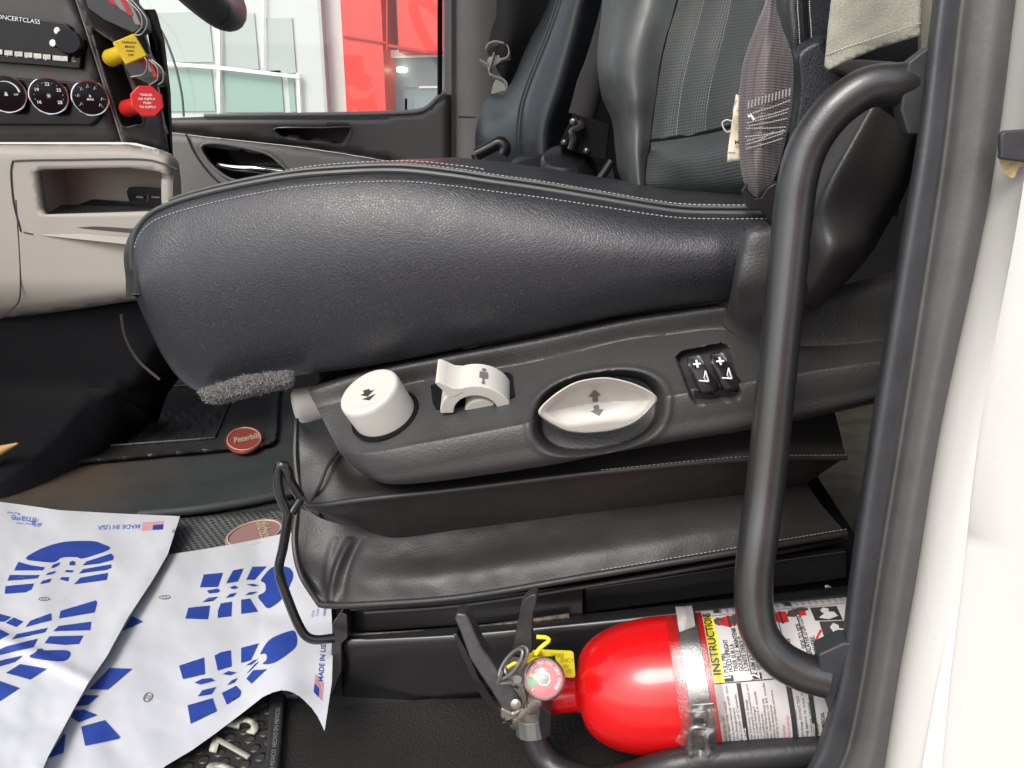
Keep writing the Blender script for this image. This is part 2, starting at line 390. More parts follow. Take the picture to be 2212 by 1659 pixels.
# ================================================================ SETTING
g = G(); g.box((0, 0, -1.35), 240, 240, .1); obj('ground', g, 'ground', kind='structure', flat=True)
g = G(); g.box((.0, 1.22, -.03), 2.6, 1.5, .06); obj('cab_floor', g, 'floor', kind='structure', flat=True)
g = G(); g.box((1.7, 1.22, -.028), .8, 1.5, .06); sheet(g, [(1600, 760), (2150, 760), (2150, 1260), (1860, 1175), (1800, 1150), (1700, 1165), (1600, 1180)], lambda u, v, d: Fz(u, v, .006), 30); obj('carpet', g, 'carpet', kind='structure', sharp=80)
g = G(); g.box((.2, 1.34, 1.75), 3.2, 1.44, .06); obj('ceiling', g, 'headliner', kind='structure', flat=True)
g = G(); g.box((1.75, 1.25, .8), .06, 1.6, 1.9); obj('rear_wall', g, 'cloth', kind='structure', flat=True)
g = G(); g.box((-1.55, 1.25, .28), .06, 1.6, .7); obj('firewall', g, 'black', kind='structure', flat=True)
g = G(); g.box((.85, 2.06, .8), 1.86, .06, 1.9); g.box((-.85, 2.06, .16), 1.5, .06, .5); obj('far_wall', g, 'cloth', kind='structure', flat=True)
# raised mat edge across the tunnel
g = G(); rl = [(300, 1112), (360, 1107), (430, 1100), (520, 1086), (605, 1069), (700, 1050)]
g.tube([Fz(u, v, .014) for u, v in rl], .009, 10, n=30)
g2 = G(); sheet(g2, [(-60, 1170), (-60, 1040), (40, 1010), (140, 905), (300, 840), (760, 830), (760, 1060), (605, 1070), (520, 1087), (430, 1101), (360, 1108), (200, 1135)], lambda u, v, d: Fz(u, v, .016+.002*noise.noise(Vector((u*.02, v*.03, 0)))), 22)
g.v and g2.add(g.v, g.f)
M['floor_s'] = mat('stained_floor_rubber', (.032, .037, .037), .62, bump=[('noise', 300, .4, .001), ('noise', 40, .2, .003)], var=.22, vscale=7)
nt = M['floor_s'].node_tree; bs = nt.nodes['Principled BSDF']; old = bs.inputs['Base Color'].links[0].from_socket
vm = nt.nodes.new('ShaderNodeVectorMath'); vm.operation = 'DISTANCE'; gm = nt.nodes.new('ShaderNodeNewGeometry'); nt.links.new(gm.outputs['Position'], vm.inputs[0]); vm.inputs[1].default_value = Fz(90, 1040, .016)
nq = nt.nodes.new('ShaderNodeTexNoise'); nq.inputs['Scale'].default_value = 14; nq.inputs['Detail'].default_value = 6; mm_ = nt.nodes.new('ShaderNodeMath'); mm_.operation = 'MULTIPLY_ADD'; nt.links.new(nq.outputs[0], mm_.inputs[0]); mm_.inputs[1].default_value = .18; nt.links.new(vm.outputs['Value'], mm_.inputs[2])
mp_ = nt.nodes.new('ShaderNodeMapRange'); nt.links.new(mm_.outputs[0], mp_.inputs[0]); mp_.inputs[1].default_value = .16; mp_.inputs[2].default_value = .36; mp_.inputs[3].default_value = 1; mp_.inputs[4].default_value = 0
mx_ = nt.nodes.new('ShaderNodeMix'); mx_.data_type = 'RGBA'; nt.links.new(mp_.outputs[0], mx_.inputs[0]); nt.links.new(old, mx_.inputs[6]); mx_.inputs[7].default_value = (.065, .047, .032, 1); nt.links.new(mx_.outputs[2], bs.inputs['Base Color'])
obj('raised_floor', g2, 'floor_s', kind='structure', sharp=70)
# ---------------------------------------------------------------- building seen through the far window
def X9(u, Y=9.0): return P(u, 200, Y).x
def Z9(v, Y=9.0): return P(700, v, Y).z
b = thing('showroom_building', 'white glazed building with a red panelled entrance tower, seen through the far cab window', 'building', (X9(650), 9.2, -1.3))
g = G(); g.box((X9(300), 9.35, 1.6), X9(900)-X9(-300)+2, .3, 5.9); obj('wall', g, 'wallw', b, flat=True)
def pane(u0, v0, u1, v1, m, Y=9.19):
    f = G(); a = P(u0, v0, Y); c = P(u1, v1, Y); cx, cz = (a.x+c.x)/2, (a.z+c.z)/2; w_, h_ = abs(c.x-a.x), abs(a.z-c.z)
    f.box((cx, Y, cz), w_, .02, h_); return obj('window_pane', f, m, b, flat=True)
pane(250, 30, 462, 134, 'pane2'); pane(481, 30, 560, 150, 'pane2'); pane(575, 40, 640, 158, 'pane2')
pane(250, 148, 466, 240, 'pane'); pane(481, 154, 614, 242, 'pane'); pane(622, 168, 640, 242, 'pane')
g = G()
for (u0, v0, u1, v1, t) in ((472, -60, 474, 300, 9), (568, -60, 568, 145, 5), (644, 158, 650, 300, 8)):
    g.tube([P(u0, v0, 9.14), P(u1, v1, 9.14)], t*.0054/2*1.1, 4)
g.tube([P(250, 128, 9.12), P(470, 146, 9.12), P(648, 166, 9.12)], .026, 4)
obj('window_frame', g, 'mull', b, flat=True)
def slab(u0, v0, u1, v1, Y, dep, m, nm):
    f = G(); a = P(u0, v0, Y); c = P(u1, v1, Y); f.box(((a.x+c.x)/2, Y+dep/2, (a.z+c.z)/2), abs(c.x-a.x), dep, abs(a.z-c.z)); return obj(nm, f, m, b, flat=True)
slab(706, -500, 836, 300, 8.6, .6, 'redwall', 'red_column'); slab(838, -500, 1150, 108, 8.62, .58, 'redwall', 'red_fascia')
slab(838, 108, 1150, 118, 8.9, .2, 'mull', 'soffit_trim')
slab(836, 118, 1150, 330, 9.0, .05, 'paneb', 'entrance_glass')
slab(846, 182, 850, 330, 8.97, .03, 'mull', 'door_frame'); slab(905, 186, 950, 190, 8.97, .03, 'mull', 'door_sign')
slab(660, -500, 705, 300, 9.05, .12, 'pane2', 'corner_glass')
g = G(); g.tube([P(742, 78, 8.585), P(836, 93, 8.585)], .012, 4); g.tube([P(836, -60, 8.59), P(836, 110, 8.59)], .012, 4); g.tube([P(838, 98, 8.6), P(950, 117, 8.6)], .02, 4)
obj('panel_joint', g, 'redline', b, flat=True)
g = G(); g.lathe([(0, .06), (.03, .055)], P(868, 148, 8.96), (0, -.2, -1), 20); obj('ceiling_lamp', g, 'lampm', b)
g = G(); text(g, 'WELCOME', tp((874, 192), (1, 0), (0, -1), lambda u, v: P(u, v, 8.95)), 5); obj('door_lettering', g, 'ink', b)
# the yard opposite: what the paintwork reflects
g = G(); g.box((4.0, -9.5, 1.2), 8, 1, 5.0); r_ = thing('red_building', 'red building across the yard, seen only as red reflections on the black handle', 'building', (0, -9, -1.3))
obj('wall', g, 'redwall', r_, flat=True)
# ================================================================ FAR SIDE: passenger door, pillar
YD = 1.95
d = thing('passenger_door', 'closed far door with black upper trim, window above and chrome inner handle', 'door', P(660, 300, YD))
up = [(340, 256), (442, 252), (600, 250), (750, 248), (890, 243), (925, 232), (945, 212), (960, 202), (974, 205), (974, 420), (834, 347), (740, 331), (638, 316), (520, 303), (442, 295), (340, 282)]
pull = rnd(cp(c2, [(530, 1000), (600, 985), (900, 985), (1110, 980), (1130, 1000), (1080, 1095), (1020, 1115), (700, 1085), (590, 1055)]), 40)
hand = rnd([(433, 318), (445, 310), (480, 310), (540, 321), (580, 333), (600, 348), (618, 372), (560, 392), (500, 388), (459, 360), (440, 336)], 44)
g = G(); sheet(g, up, lambda u, v, e: P(u, v, YD-.012*min(1, e/6)), 12, [pull]); obj('upper_trim', g, 'dash', d, solid=.02, flip='eye', sharp=60)
g = G(); lowp = [(340, 283), (442, 296), (520, 304), (638, 317), (740, 332), (834, 348), (974, 421), (974, 520), (340, 520)]
sheet(g, lowp, lambda u, v, e: P(u, v, YD-.004-.012*min(1, e/8)), 12, [hand]); obj('lower_trim', g, 'greytrim', d, solid=.02, flip='eye', sharp=60)
def pocket(poly, Y, dep, shrink=.93):
    g = G(); c = (sum(p[0] for p in poly)/len(poly), sum(p[1] for p in poly)/len(poly))
    a = [P(*p, Y) for p in poly]; q = [P(c[0]+(p[0]-c[0])*shrink, c[1]+(p[1]-c[1])*shrink, Y+.02)+Vector((0, dep-.02, 0)) for p in poly]
    g.loft([a, q], cap=False); n = len(poly); g.f.append(tuple(range(n, 2*n))); return g
obj('pull_pocket', pocket(pull, YD-.01, .06), 'dash', d); obj('handle_pocket', pocket(hand, YD-.012, .06), 'gloss', d)
g = G(); g.tube([P(u, v, YD-.02) for u, v in pull]+[P(*pull[0], YD-.02)], .0022, 8); obj('pocket_rim', g, 'dash_r', d)
g = G(); g.tube([P(u, v, YD-.018) for u, v in hand]+[P(*hand[0], YD-.018)], .004, 8); obj('handle_rim', g, 'greytrim', d)
g = G(); g.tube([P(472, 355, YD-.0), P(505, 362, YD-.014), (P(560, 366, YD-.02)), P(612, 372, YD-.01)], [.007, .011, .013, .012], 14, n=16); obj('inner_handle', g, 'chrome', d)
g = G(); g.tube([P(u, v-2, YD-.01) for u, v in up[1:8]], .005, 8, n=40); obj('window_sill', g, 'greytrim', d)
g = G(); g.tube([P(402, 290, YD-.02), P(420, 330, YD-.02), P(450, 372, YD-.02), P(480, 400, YD-.02)], .0025, 6, n=14); obj('trim_groove', g, 'dash', d)
g = G(); g.tube([P(877, 242, YD-.005), P(877, 213, YD-.005)], .003, 8); obj('lock_pin', g, 'black', d)
g = G(); sheet(g, [(180, -260), (955, -260), (955, 235), (900, 246), (360, 255), (330, 160), (280, 40)], lambda u, v, e: P(u, v, YD+.03), 120); obj('window_glass', g, 'glass', d)
g = G(); g.tube([P(951, -260, YD-.01), P(950, 205, YD-.01)], .006, 8); obj('glass_channel', g, 'black', d)
g = G(); g.tube([P(250, -60, YD), P(300, 10, YD), P(345, 60, YD), P(375, 130, YD), (P(392, 200, YD)), P(397, 252, YD)], .003, 8, n=20); obj('glass_run', g, 'greytrim', d)
d = thing('door_pillar', 'grey moulded pillar between the far door window and the passenger seat', 'pillar', P(1010, 300, 1.98))
g = G(); secs = []
for v in (-300, 100, 250, 420):
    w0 = .0
    secs.append([P(957+w0, v, 1.99), P(962, v, 1.965), P(975, v, 1.96), P(984, v, 1.975), P(990, v, 1.955), P(1012, v, 1.945), P(1040, v, 1.95), P(1075, v, 1.97), P(1095, v, 2.05), P(957, v, 2.06)])
g.loft(secs); obj('pillar_cover', g, 'greytrim', d, sharp=50)
g = G(); g.tube([P(990, 252, 1.952), P(1012, 253, 1.943), P(1075, 253, 1.966)], .0015, 6); obj('cover_joint', g, 'dash', d)
# dark coat with pale lining by the pillar
d = thing('hanging_coat', 'dark cloth hanging beside the far pillar with its pale lining curled out', 'coat', P(1090, 200, 1.9))
g = G(); g.rails([[P(1075, -200, 1.86), P(1072, 20, 1.85), P(1062, 60, 1.84), (P(1052, 110, 1.86))], [P(1110, -200, 1.8), P(1105, 40, 1.8), P(1090, 110, 1.8), P(1085, 170, 1.82)], [P(1230, -200, 1.86), P(1180, 40, 1.86), P(1140, 110, 1.86), P(1110, 200, 1.88)]], 30, 20); obj('cloth', g, 'cloth', d, solid=.004)
g = G()
for pts, wd in (([(265, 375), (290, 330), (350, 310), (430, 335), (455, 385), (440, 440), (380, 460)], 6), ([(220, 460), (250, 475), (290, 500)], 7), ([(300, 570), (340, 590), (400, 610), (430, 650), (420, 690)], 6), ([(330, 400), (310, 470), (290, 540), (300, 580)], 7)):
    a = [P(*c3(*p), 1.80) for p in pts]; bq = [P(c3(*p)[0]+4, c3(*p)[1]+wd+6, 1.82) for p in pts]; g.rails([a, bq], 24, 5)
sheet(g, rnd(cp(c3, [(300, 440), (450, 420), (440, 450), (350, 500), (300, 560), (285, 500)])), lambda u, v, e: P(u, v, 1.81), 5); sheet(g, cp(c3, [(350, 610), (420, 650), (430, 700), (310, 730), (330, 650)]), lambda u, v, e: P(u, v, 1.81), 5)
obj('lining', g, 'lining', d, solid=.003)
# ================================================================ DASHBOARD
YB = 1.36
d = thing('dashboard', 'charcoal and beige dashboard with radio, climate dials and open storage cubby', 'dashboard', P(150, 650, YB))
def onB(off=0.0): return lambda u, v, e=0: P(u, v, YB+off)
cub = [(73, 372), (84, 366), (180, 364), (280, 362), (340, 370), (374, 380), (372, 448), (322, 457), (92, 464), (84, 450)]
tan = [(-260, 312), (0, 311), (280, 312), (336, 322), (370, 332), (386, 350), (391, 390), (394, 480), (394, 640), (288, 650), (140, 672), (0, 690), (-260, 712)]
def tandep(u, v, e):
    r = YB-.02*math.sin(min(1, e/22)*math.pi/2)
    if v > 600: r += .06*((v-600)/100)**2
    if u > 350: r += .05*((u-350)/44)**2
    return P(u, v, r)
g = G(); sheet(g, tan, tandep, 11, [cub]); obj('lower_fascia', g, 'tan', d, solid=.02, flip='eye', sharp=60)
g = G(); cb = [P(*p, YB-.012) for p in cub]; bk = [P(p[0]*.98+6, p[1]*.99+4, YB)+Vector((-.062*p[0]/372, .10, 0)) for p in cub]; g.loft([cb, bk], cap=False); g.f.append(tuple(range(len(cub), 2*len(cub)))); obj('cubby', g, 'tan', d, sharp=30)
g = G(); g.prism([P(92, 463, YB+.0), P(372, 450, YB+.0), P(372, 440, YB+.08), P(200, 430, YB+.08), P(170, 442, YB+.08), P(95, 442, YB+.08)], (0, 0, -.004)); obj('cubby_tray', g, 'plastic_s', d)
g = G(); g.lathe([(0, .022), (.006, .024), (.02, .018)], P(88, 424, YB+.05), (1, -.4, 0), 24); obj('power_socket', g, 'gloss', d)
g = G(); g.prism([P(u, v, YB+.075) for u, v in rnd([(278, 405), (345, 407), (352, 412), (354, 443), (348, 450), (288, 448), (281, 440)], 24)], (0, .006, 0)); us = obj('usb_panel', g, 'gloss', d)
g = G()
for a, b2 in ((295, 311), (328, 346)): g.tube([P(a, 426, YB+.073), P(b2, 427, YB+.073)], .0024, 8)
g.tube([P(321, 420, YB+.073), P(318, 427, YB+.073), P(322, 426, YB+.073), P(319, 434, YB+.073)], .0009, 6); obj('usb_port', g, 'steel', us)
g = G(); g.tube([P(u, v, YB-.021) for u, v in [(45, 500), (30, 440), (24, 380), (27, 352), (40, 347), (150, 345), (300, 344), (350, 353), (384, 366)]], .0016, 6, n=60)
g.tube([P(u, v, YB-.02) for u, v in [(52, 502), (62, 504), (72, 506)]], .0016, 6)
g.tube([P(35, 432, YB-.0195), P(43, 560, YB-.0195), P(43, 640, YB-.02), P(30, 664, YB-.01), P(2, 688, YB)], .0014, 6, n=30); obj('panel_groove', g, 'dash', d)
g = G(); g.loft([[P(73, 495, YB-.01), P(73, 507, YB-.02), P(73, 509, YB)], [P(310, 515, YB-.03), P(310, 532, YB-.045), P(310, 534, YB)]]); obj('ledge_trim', g, 'tan', d, bevel=.002)
g = G(); g.prism([P(140, 487, YB-.019), P(230, 490, YB-.0205), P(330, 497, YB-.021), P(330, 512, YB-.021), P(280, 503, YB-.0208), P(180, 494, YB-.0205)], (0, .004, 0)); obj('ledge_slot', g, 'dash', d)
# upper charcoal panel
pk1 = rnd(cp(c1, [(715, 235), (740, 225), (820, 280), (890, 330), (950, 470), (1040, 700), (1105, 900), (1108, 965), (1060, 965), (970, 985), (925, 935), (860, 740), (770, 450)]), 50)
updash = [(-260, -120), (150, -120), (165, 0), (265, 307), (-260, 307)]
g = G(); sheet(g, updash, lambda u, v, e: P(u, v, YB-.006-.008*min(1, e/8)), 24); obj('upper_fascia', g, 'dash', d, solid=.02, flip='eye', sharp=60)
side = [(152, -120), (270, -120), (312, 60), (338, 150), (354, 250), (366, 329), (335, 320), (294, 309), (266, 307), (167, 0)]
def sd_(u, v, e): return P(u, v, YB-.012+.0006*max(0, u-170-.3*v)-.003*min(1, e/5))
g = G(); sheet(g, side, sd_, 9, [pk1]); obj('side_fascia', g, 'dash_r', d, solid=.015, flip='eye', sharp=60)
g = G(); a = [sd_(*p, 0) for p in pk1]; q = [sd_(p[0]*.985+4, p[1]*.985+3, 0)+Vector((0.0, .05, 0)) for p in pk1]; g.loft([a, q], cap=False); g.f.append(tuple(range(50, 100))); obj('knob_recess', g, 'dash', d)
g = G(); g.tube([sd_(*p, 0)+Vector((0, -.003, 0)) for p in pk1]+[sd_(*pk1[0], 0)+Vector((0, -.003, 0))], .0014, 6)
obj('recess_rim', g, 'greytrim', d)
g = G(); g.tube([P(*c1(590, 0), YB-.018), P(*c1(945, 1097), YB-.018)], .0013, 6); g.tube([P(*c1(560, -400), YB-.018), P(*c1(590, 0), YB-.018)], .0013, 6); obj('trim_line', g, 'greytrim', d)
g = G(); g.prism([sd_(*c1(*p), 0)+Vector((0, -.002, 0)) for p in [(1095, 880), (1205, 860), (1262, 1030), (1125, 970)]], (0, .02, 0)); obj('lower_pocket', g, 'gloss', d)
g = G(); g.loft([[P(310, 20, 1.52), P(345, 90, 1.52), P(360, 200, 1.52), P(369, 345, 1.52)], [P(335, 20, 1.6), P(356, 90, 1.6), P(369, 200, 1.6), P(374, 350, 1.6)]], cap=False); obj('end_edge', g, 'black', d, solid=.01)
# radio
rad = rnd(cp(c1, [(-400, 60), (0, 100), (495, 178), (535, 210), (565, 270), (628, 340), (628, 400), (612, 532), (300, 505), (0, 482), (-400, 450)]), 60)
g = G(); g.prism([P(*p, YB-.026) for p in cp(c1, [(-400, 50), (0, 100), (250, 140), (495, 178), (535, 210), (560, 268), (618, 300), (630, 350), (622, 480), (612, 533), (300, 505), (0, 482), (-400, 450)])], (0, .02, 0)); rd = obj('radio', g, 'gloss', d, bevel=.002)
def knobface(x, y, r): return c1(x, y)
def puck(g, uv, r, Y, dep, ax=(0, -1, .12), prof=None, seg=32):
    g.lathe(prof or [(0, r), (dep*.8, r), (dep, r*.9)], P(*uv, Y), ax, seg); return g
g = G(); puck(g, c1(560, 345), .021, YB-.026, .026, (.35, -1, .1)); obj('volume_knob', g, 'gloss', rd)
g = G(); puck(g, c1(450, 242), .0062, YB-.027, .004); puck(g, c1(416, 337), .0062, YB-.027, .004)
for x0, x1 in ((-40, 18), (32, 98), (110, 174), (186, 250), (258, 320), (329, 390), (404, 522)):
    yy = lambda x: 378+x*.105
    g.prism([P(*c1(*p), YB-.031) for p in [(x0, yy(x0)+6), (x1, yy(x1)+3), (x1, yy(x1)+42), (x0, yy(x0)+45)]], (0, .006, 0))
obj('preset_button', g, 'silver', rd, bevel=.0008)
g = G(); text(g, 'CONCERTCLASS', tp(c1(-60, 138), (1, .13), (.05, -1), lambda u, v: P(u, v, YB-.0275)), 13.5, squeeze=1.02)
for i, s_ in enumerate(('FM', 'AM', 'SCN')): text(g, s_, tp(c1(552, 440+i*18), (1, .05), (0, -1), lambda u, v: P(u, v, YB-.0275)), 5)
for i, s_ in enumerate(('BAND', 'SRC')): text(g, s_, tp(c1(470, 240+i*18), (1, .05), (0, -1), lambda u, v: P(u, v, YB-.0275)), 5)
for i in range(6): text(g, str(i+1), tp(c1(50+74*i-74, 425+8*i), (1, .1), (0, -1), lambda u, v: P(u, v, YB-.0315)), 6)
obj('lettering', g, 'white_ink', rd)
# climate control pod
g = G(); pod = rnd(cp(c1, [(-400, 560), (0, 590), (300, 612), (640, 640), (740, 690), (790, 780), (780, 880), (700, 965), (600, 968), (0, 965), (-400, 960)]), 60)
g.prism([P(*p, YB-.024) for p in pod], (0, .02, 0)); cl = obj('climate_panel', g, 'gloss', d, bevel=.003)
for (x, y, rx, ry, tx) in ((60, 735, 96, 143, 0), (385, 750, 110, 140, 1), (702, 766, 98, 134, 2)):
    C = P(*c1(x, y), YB-.03); r = abs(P(*c1(x, y-ry), YB).z-P(*c1(x, y+ry), YB).z)/2; ax = Vector((.62, -1, .08)).normalized()
    g = G(); g.lathe([(0, r), (.012, r), (.016, r*.93), (.0165, r*.86)], C, ax, 40); kb = obj('climate_dial', g, 'gloss', d)
    uu = Vector((0, 0, 1)); uu = (uu-ax*uu.dot(ax)).normalized(); rr = uu.cross(ax)
    g = G(); ring = [C+ax*.015+(uu*math.sin(t)+rr*math.cos(t))*r*.97 for t in [2*math.pi*i/40 for i in range(41)]]; g.tube(ring, .0016, 8, caps=False); obj('chrome_ring', g, 'chrome', kb)
    g = G(); mf = lambda a, b_: C+ax*.0172-rr*(-a)+uu*b_
    if tx == 1:
        for s_, ang in (('22', 90), ('19', 150), ('25', 30), ('16', 215), ('28', -35)):
            t = math.radians(ang); text(g, s_, lambda a, b_: mf(a+math.cos(t)*r*.62, b_+math.sin(t)*r*.62-.002), .0075, True, True)
        for k in range(6): t = k*math.pi/3; g.tube([mf(0, 0), mf(math.cos(t)*.004, math.sin(t)*.004)], .0004, 4)
        for ang in (70, 110, 130, 175, 5, 50, 195, -15): t = math.radians(ang); g.lathe([(0, .0006), (.0004, .0006)], mf(math.cos(t)*r*.72, math.sin(t)*r*.72), ax, 6)
    elif tx == 2:
        for ang in (60, 95, 130, 170, 215, -5, -40): 
            t = math.radians(ang); q = (math.cos(t)*r*.62, math.sin(t)*r*.62); g.tube([mf(q[0]-.002, q[1]-.002), mf(q[0], q[1]+.003), mf(q[0]+.002, q[1]-.001)], .0004, 4); g.lathe([(0, .0005), (.0004, .0005)], mf(q[0]*1.25, q[1]*1.25), ax, 6)
        text(g, 'MAX', lambda a, b_: mf(a, b_-.004), .005, True, True); text(g, 'B', lambda a, b_: mf(a, b_+.001), .006, True, True)
    else:
        g.tube([mf(math.cos(t)*r*.66, math.sin(t)*r*.66) for t in [math.radians(a) for a in range(10, 120, 8)]], [.0004+.00012*i for i in range(14)][::-1], 5)
        text(g, 'OFF', lambda a, b_: mf(a+r*.35, b_-.002), .004, True); text(g, '&', lambda a, b_: mf(a-.003, b_-.003), .009, True)
    obj('dial_marks', g, 'white_ink', kb)
# air brake knobs (held on shafts in the recess)
def brakeknob(nm, lab, root_c, face_c, m, n, R, words, inkm, rot):
    a = sd_(*c1(*root_c), 0)+Vector((0, .01, 0)); f = P(*c1(*face_c), YB-.055)
    t = thing(nm, lab, 'knob', a); ax = (f-a).normalized()
    g = G(); g.lathe([(-.012, .012), (.012, .012), (.014, .009), (.02, .009)], a, ax, 24); obj('collar', g, 'gloss', t)
    L = (f-a).length; g = G(); g.lathe([(.014, .0135), (.018, .0145), (L*.7, .0125), (L-.004, .0115)], a, ax, 28); obj('stem', g, m, t)
    fa = (ax*.35+Vector((.42, -1, .12)).normalized()).normalized(); uu = (Vector((0, 0, 1))-fa*fa.z).normalized(); rr = uu.cross(fa)
    lp = [f+(uu*math.sin(rot+2*math.pi*k/n)+rr*math.cos(rot+2*math.pi*k/n))*R for k in range(n)]
    g = G(); g.prism(lp, fa*.007); pl = obj('face_plate', g, m, t, bevel=.0025)
    g = G()
    for i, s_ in enumerate(words): text(g, s_, lambda x, y: f+fa*.0074+rr*x+uu*(y+R*.30-i*R*.24), R*.19, True, True)
    obj('lettering', g, inkm, pl)
brakeknob('brake_knob', 'yellow diamond air brake knob pulled out from the dashboard recess', (800, 455), (1005, 385), 'yellow', 4, .027, ['PARKING', 'BRAKE', 'PUSH', 'OFF'], 'ink', math.radians(70))
brakeknob('brake_knob', 'red octagonal air supply knob pulled out below the yellow diamond one', (925, 845), (1135, 785), 'red_k', 8, .027, ['TRAILER', 'AIR SUPPLY', 'PUSH', 'TO SUPPLY'], 'white_ink', math.radians(22))
# rocker switch banks with wire guards
def bank(poly, top, lab, wires):
    t = thing('switch_bank', lab, 'switches', P(*c1(*poly[0]), YB), 'rocker switch banks on the dashboard edge')
    g = G(); g.prism([P(*c1(*p), YB-.03) for p in poly], (.0, .035, 0)); obj('housing', g, 'plastic_s', t, bevel=.003)
    for i, q in enumerate(top):
        g = G(); g.prism([P(*c1(*p), YB-.042) for p in q], (0, .014, 0)); obj('rocker', g, 'redline' if i % 2 == 0 else 'greytrim', t, bevel=.002)
    for wr in wires:
        g = G(); g.tube([P(*c1(*p), YB-.05) for p in wr], .0012, 8, n=30); obj('wire_guard', g, 'steel', t)
bank([(640, -300), (655, 0), (675, 70), (800, 160), (1028, 262), (1085, 225), (1070, 130), (990, 0), (940, -300)],
     [[(780, -60), (850, -60), (920, 60), (850, 30)], [(830, -60), (900, -60), (990, 110), (920, 70)], [(900, -40), (960, -60), (1050, 140), (985, 120)], [(950, -30), (1000, -30), (1090, 200), (1040, 190)]],
     'upper dark rocker switch bank with wire guards above the yellow knob', [[(930, -40), (1070, 90), (1095, 200), (1040, 265)], [(980, -40), (1110, 110), (1135, 190), (1090, 265), (1030, 270)]])
bank([(930, 480), (1000, 590), (1160, 665), (1215, 645), (1210, 560), (1130, 470), (1085, 400), (1040, 430)],
     [[(1060, 450), (1100, 410), (1150, 520), (1110, 530)], [(1100, 430), (1130, 420), (1190, 560), (1150, 560)], [(1130, 450), (1160, 450), (1220, 600), (1180, 600)]],
     'lower dark rocker switch bank with wire guards between the two brake knobs', [[(1085, 410), (1135, 480), (1110, 570), (1010, 595)], [(1150, 460), (1210, 520), (1215, 610), (1150, 660)], [(1170, 460), (1250, 530), (1258, 620), (1220, 655)]])
# steering wheel: only the foot of the rim reaches into view
t = thing('steering_wheel', 'black leather steering wheel, only its lower rim showing at the top edge', 'steering wheel', P(480, 30, .95))
Cc = P(505, 22, .93); ax1 = Vector((-.55, .0, .83)).normalized(); ax2 = Vector((-.25, 1, .1)).normalized(); ax2 = (ax2-ax1*ax2.dot(ax1)).normalized(); R = .225
g = G(); c0 = P(462, 18, .93)+ax1*R
g.tube([c0-ax1*R*math.cos(a)+ax2*R*math.sin(a) for a in [2*math.pi*k/72 for k in range(73)]], .0185, 16, caps=False); obj('rim', g, 'leather2', t)
g = G(); g.tube([c0-ax1*R, c0-ax1*R*.3], .014, 10); g.lathe([(0, .06), (.03, .05)], c0, ax1.cross(ax2), 24); obj('spoke', g, 'plastic_s', t)
# dark lower console under the beige fascia + trim strip
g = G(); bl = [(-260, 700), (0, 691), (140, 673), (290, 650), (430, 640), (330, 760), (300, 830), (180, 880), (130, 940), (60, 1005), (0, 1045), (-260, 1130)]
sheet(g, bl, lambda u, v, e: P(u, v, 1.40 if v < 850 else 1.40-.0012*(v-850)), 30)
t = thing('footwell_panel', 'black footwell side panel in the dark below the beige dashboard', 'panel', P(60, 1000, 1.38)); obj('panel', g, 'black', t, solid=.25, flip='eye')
g = G(); g.tube([P(262, 680, 1.36), P(272, 730, 1.36), P(300, 780, 1.36), P(345, 820, 1.36)], .003, 6, n=16); obj('edge_trim', g, 'dash', t)
g = G(); g.tube([P(-30, 985, 1.2), P(0, 973, 1.2), P(38, 958, 1.2)], [.012, .009, .002], 10); o = obj('wood_stick', g, 'wood'); o['label'] = 'pale wooden tip sticking into view at the dark left edge'; o['category'] = 'stick'
# passenger rubber mat with red badge
t = thing('passenger_mat', 'black ribbed rubber mat with a red oval badge on the far floor', 'floor mat', Fz(340, 950, .018))
mo = [(83, 1008), (128, 940), (122, 930), (100, 922), (130, 870), (190, 800), (608, 800), (604, 900), (600, 948), (590, 960), (560, 967), (330, 987), (150, 1004)]
inn = rnd([(182, 955), (195, 965), (330, 956), (455, 946), (468, 935), (500, 850), (480, 830), (240, 850), (200, 900)], 50)
def mz(u, v, e):
    z = .020+.010*math.exp(-((e-6)/6)**2)
    if inside((u, v), inn):
        z -= .002; q = Fz(u, v, .02); z += .004*(math.sin((q.x*math.cos(.2)+q.y*math.sin(.2))*150) > .3)
    return Fz(u, v, z)
g = G(); sheet(g, mo, mz, 6); obj('mat_base', g, 'mat_d', t, solid=.008, flip='eye', sharp=60)
g = G(); g.tube([Fz(*p, .023) for p in inn]+[Fz(*inn[0], .023)], .003, 6); obj('inner_rib', g, 'mat_d', t)
def oval(cx, cy, a, b_, rot, n=40): return [(cx+a*math.cos(2*math.pi*k/n)*math.cos(rot)-b_*math.sin(2*math.pi*k/n)*math.sin(rot), cy+a*math.cos(2*math.pi*k/n)*math.sin(rot)+b_*math.sin(2*math.pi*k/n)*math.cos(rot)) for k in range(n)]
def badge(t, cx, cy, a, b_, rot, z, s_, O, ex, ey, sz, m1, m2):
    g = G(); g.prism([Fz(*p, z) for p in oval(cx, cy, a, b_, rot)], (0, 0, -.006)); bd = obj('badge', g, m1, t, bevel=.001)
    g = G(); g.tube([Fz(*p, z+.001) for p in oval(cx, cy, a*.9, b_*.88, rot)+[oval(cx, cy, a*.9, b_*.88, rot)[0]]], .0012, 6)
    text(g, s_, tp(O, ex, ey, lambda u, v: Fz(u, v, z+.0015)), sz, True, True); obj('badge_lettering', g, m2, bd)
badge(t, 527, 948, 40, 27, -.12, .031, 'Peterbilt', (534, 951), (.95, -.2), (-.1, -1), 17, 'emblem', 'cream')
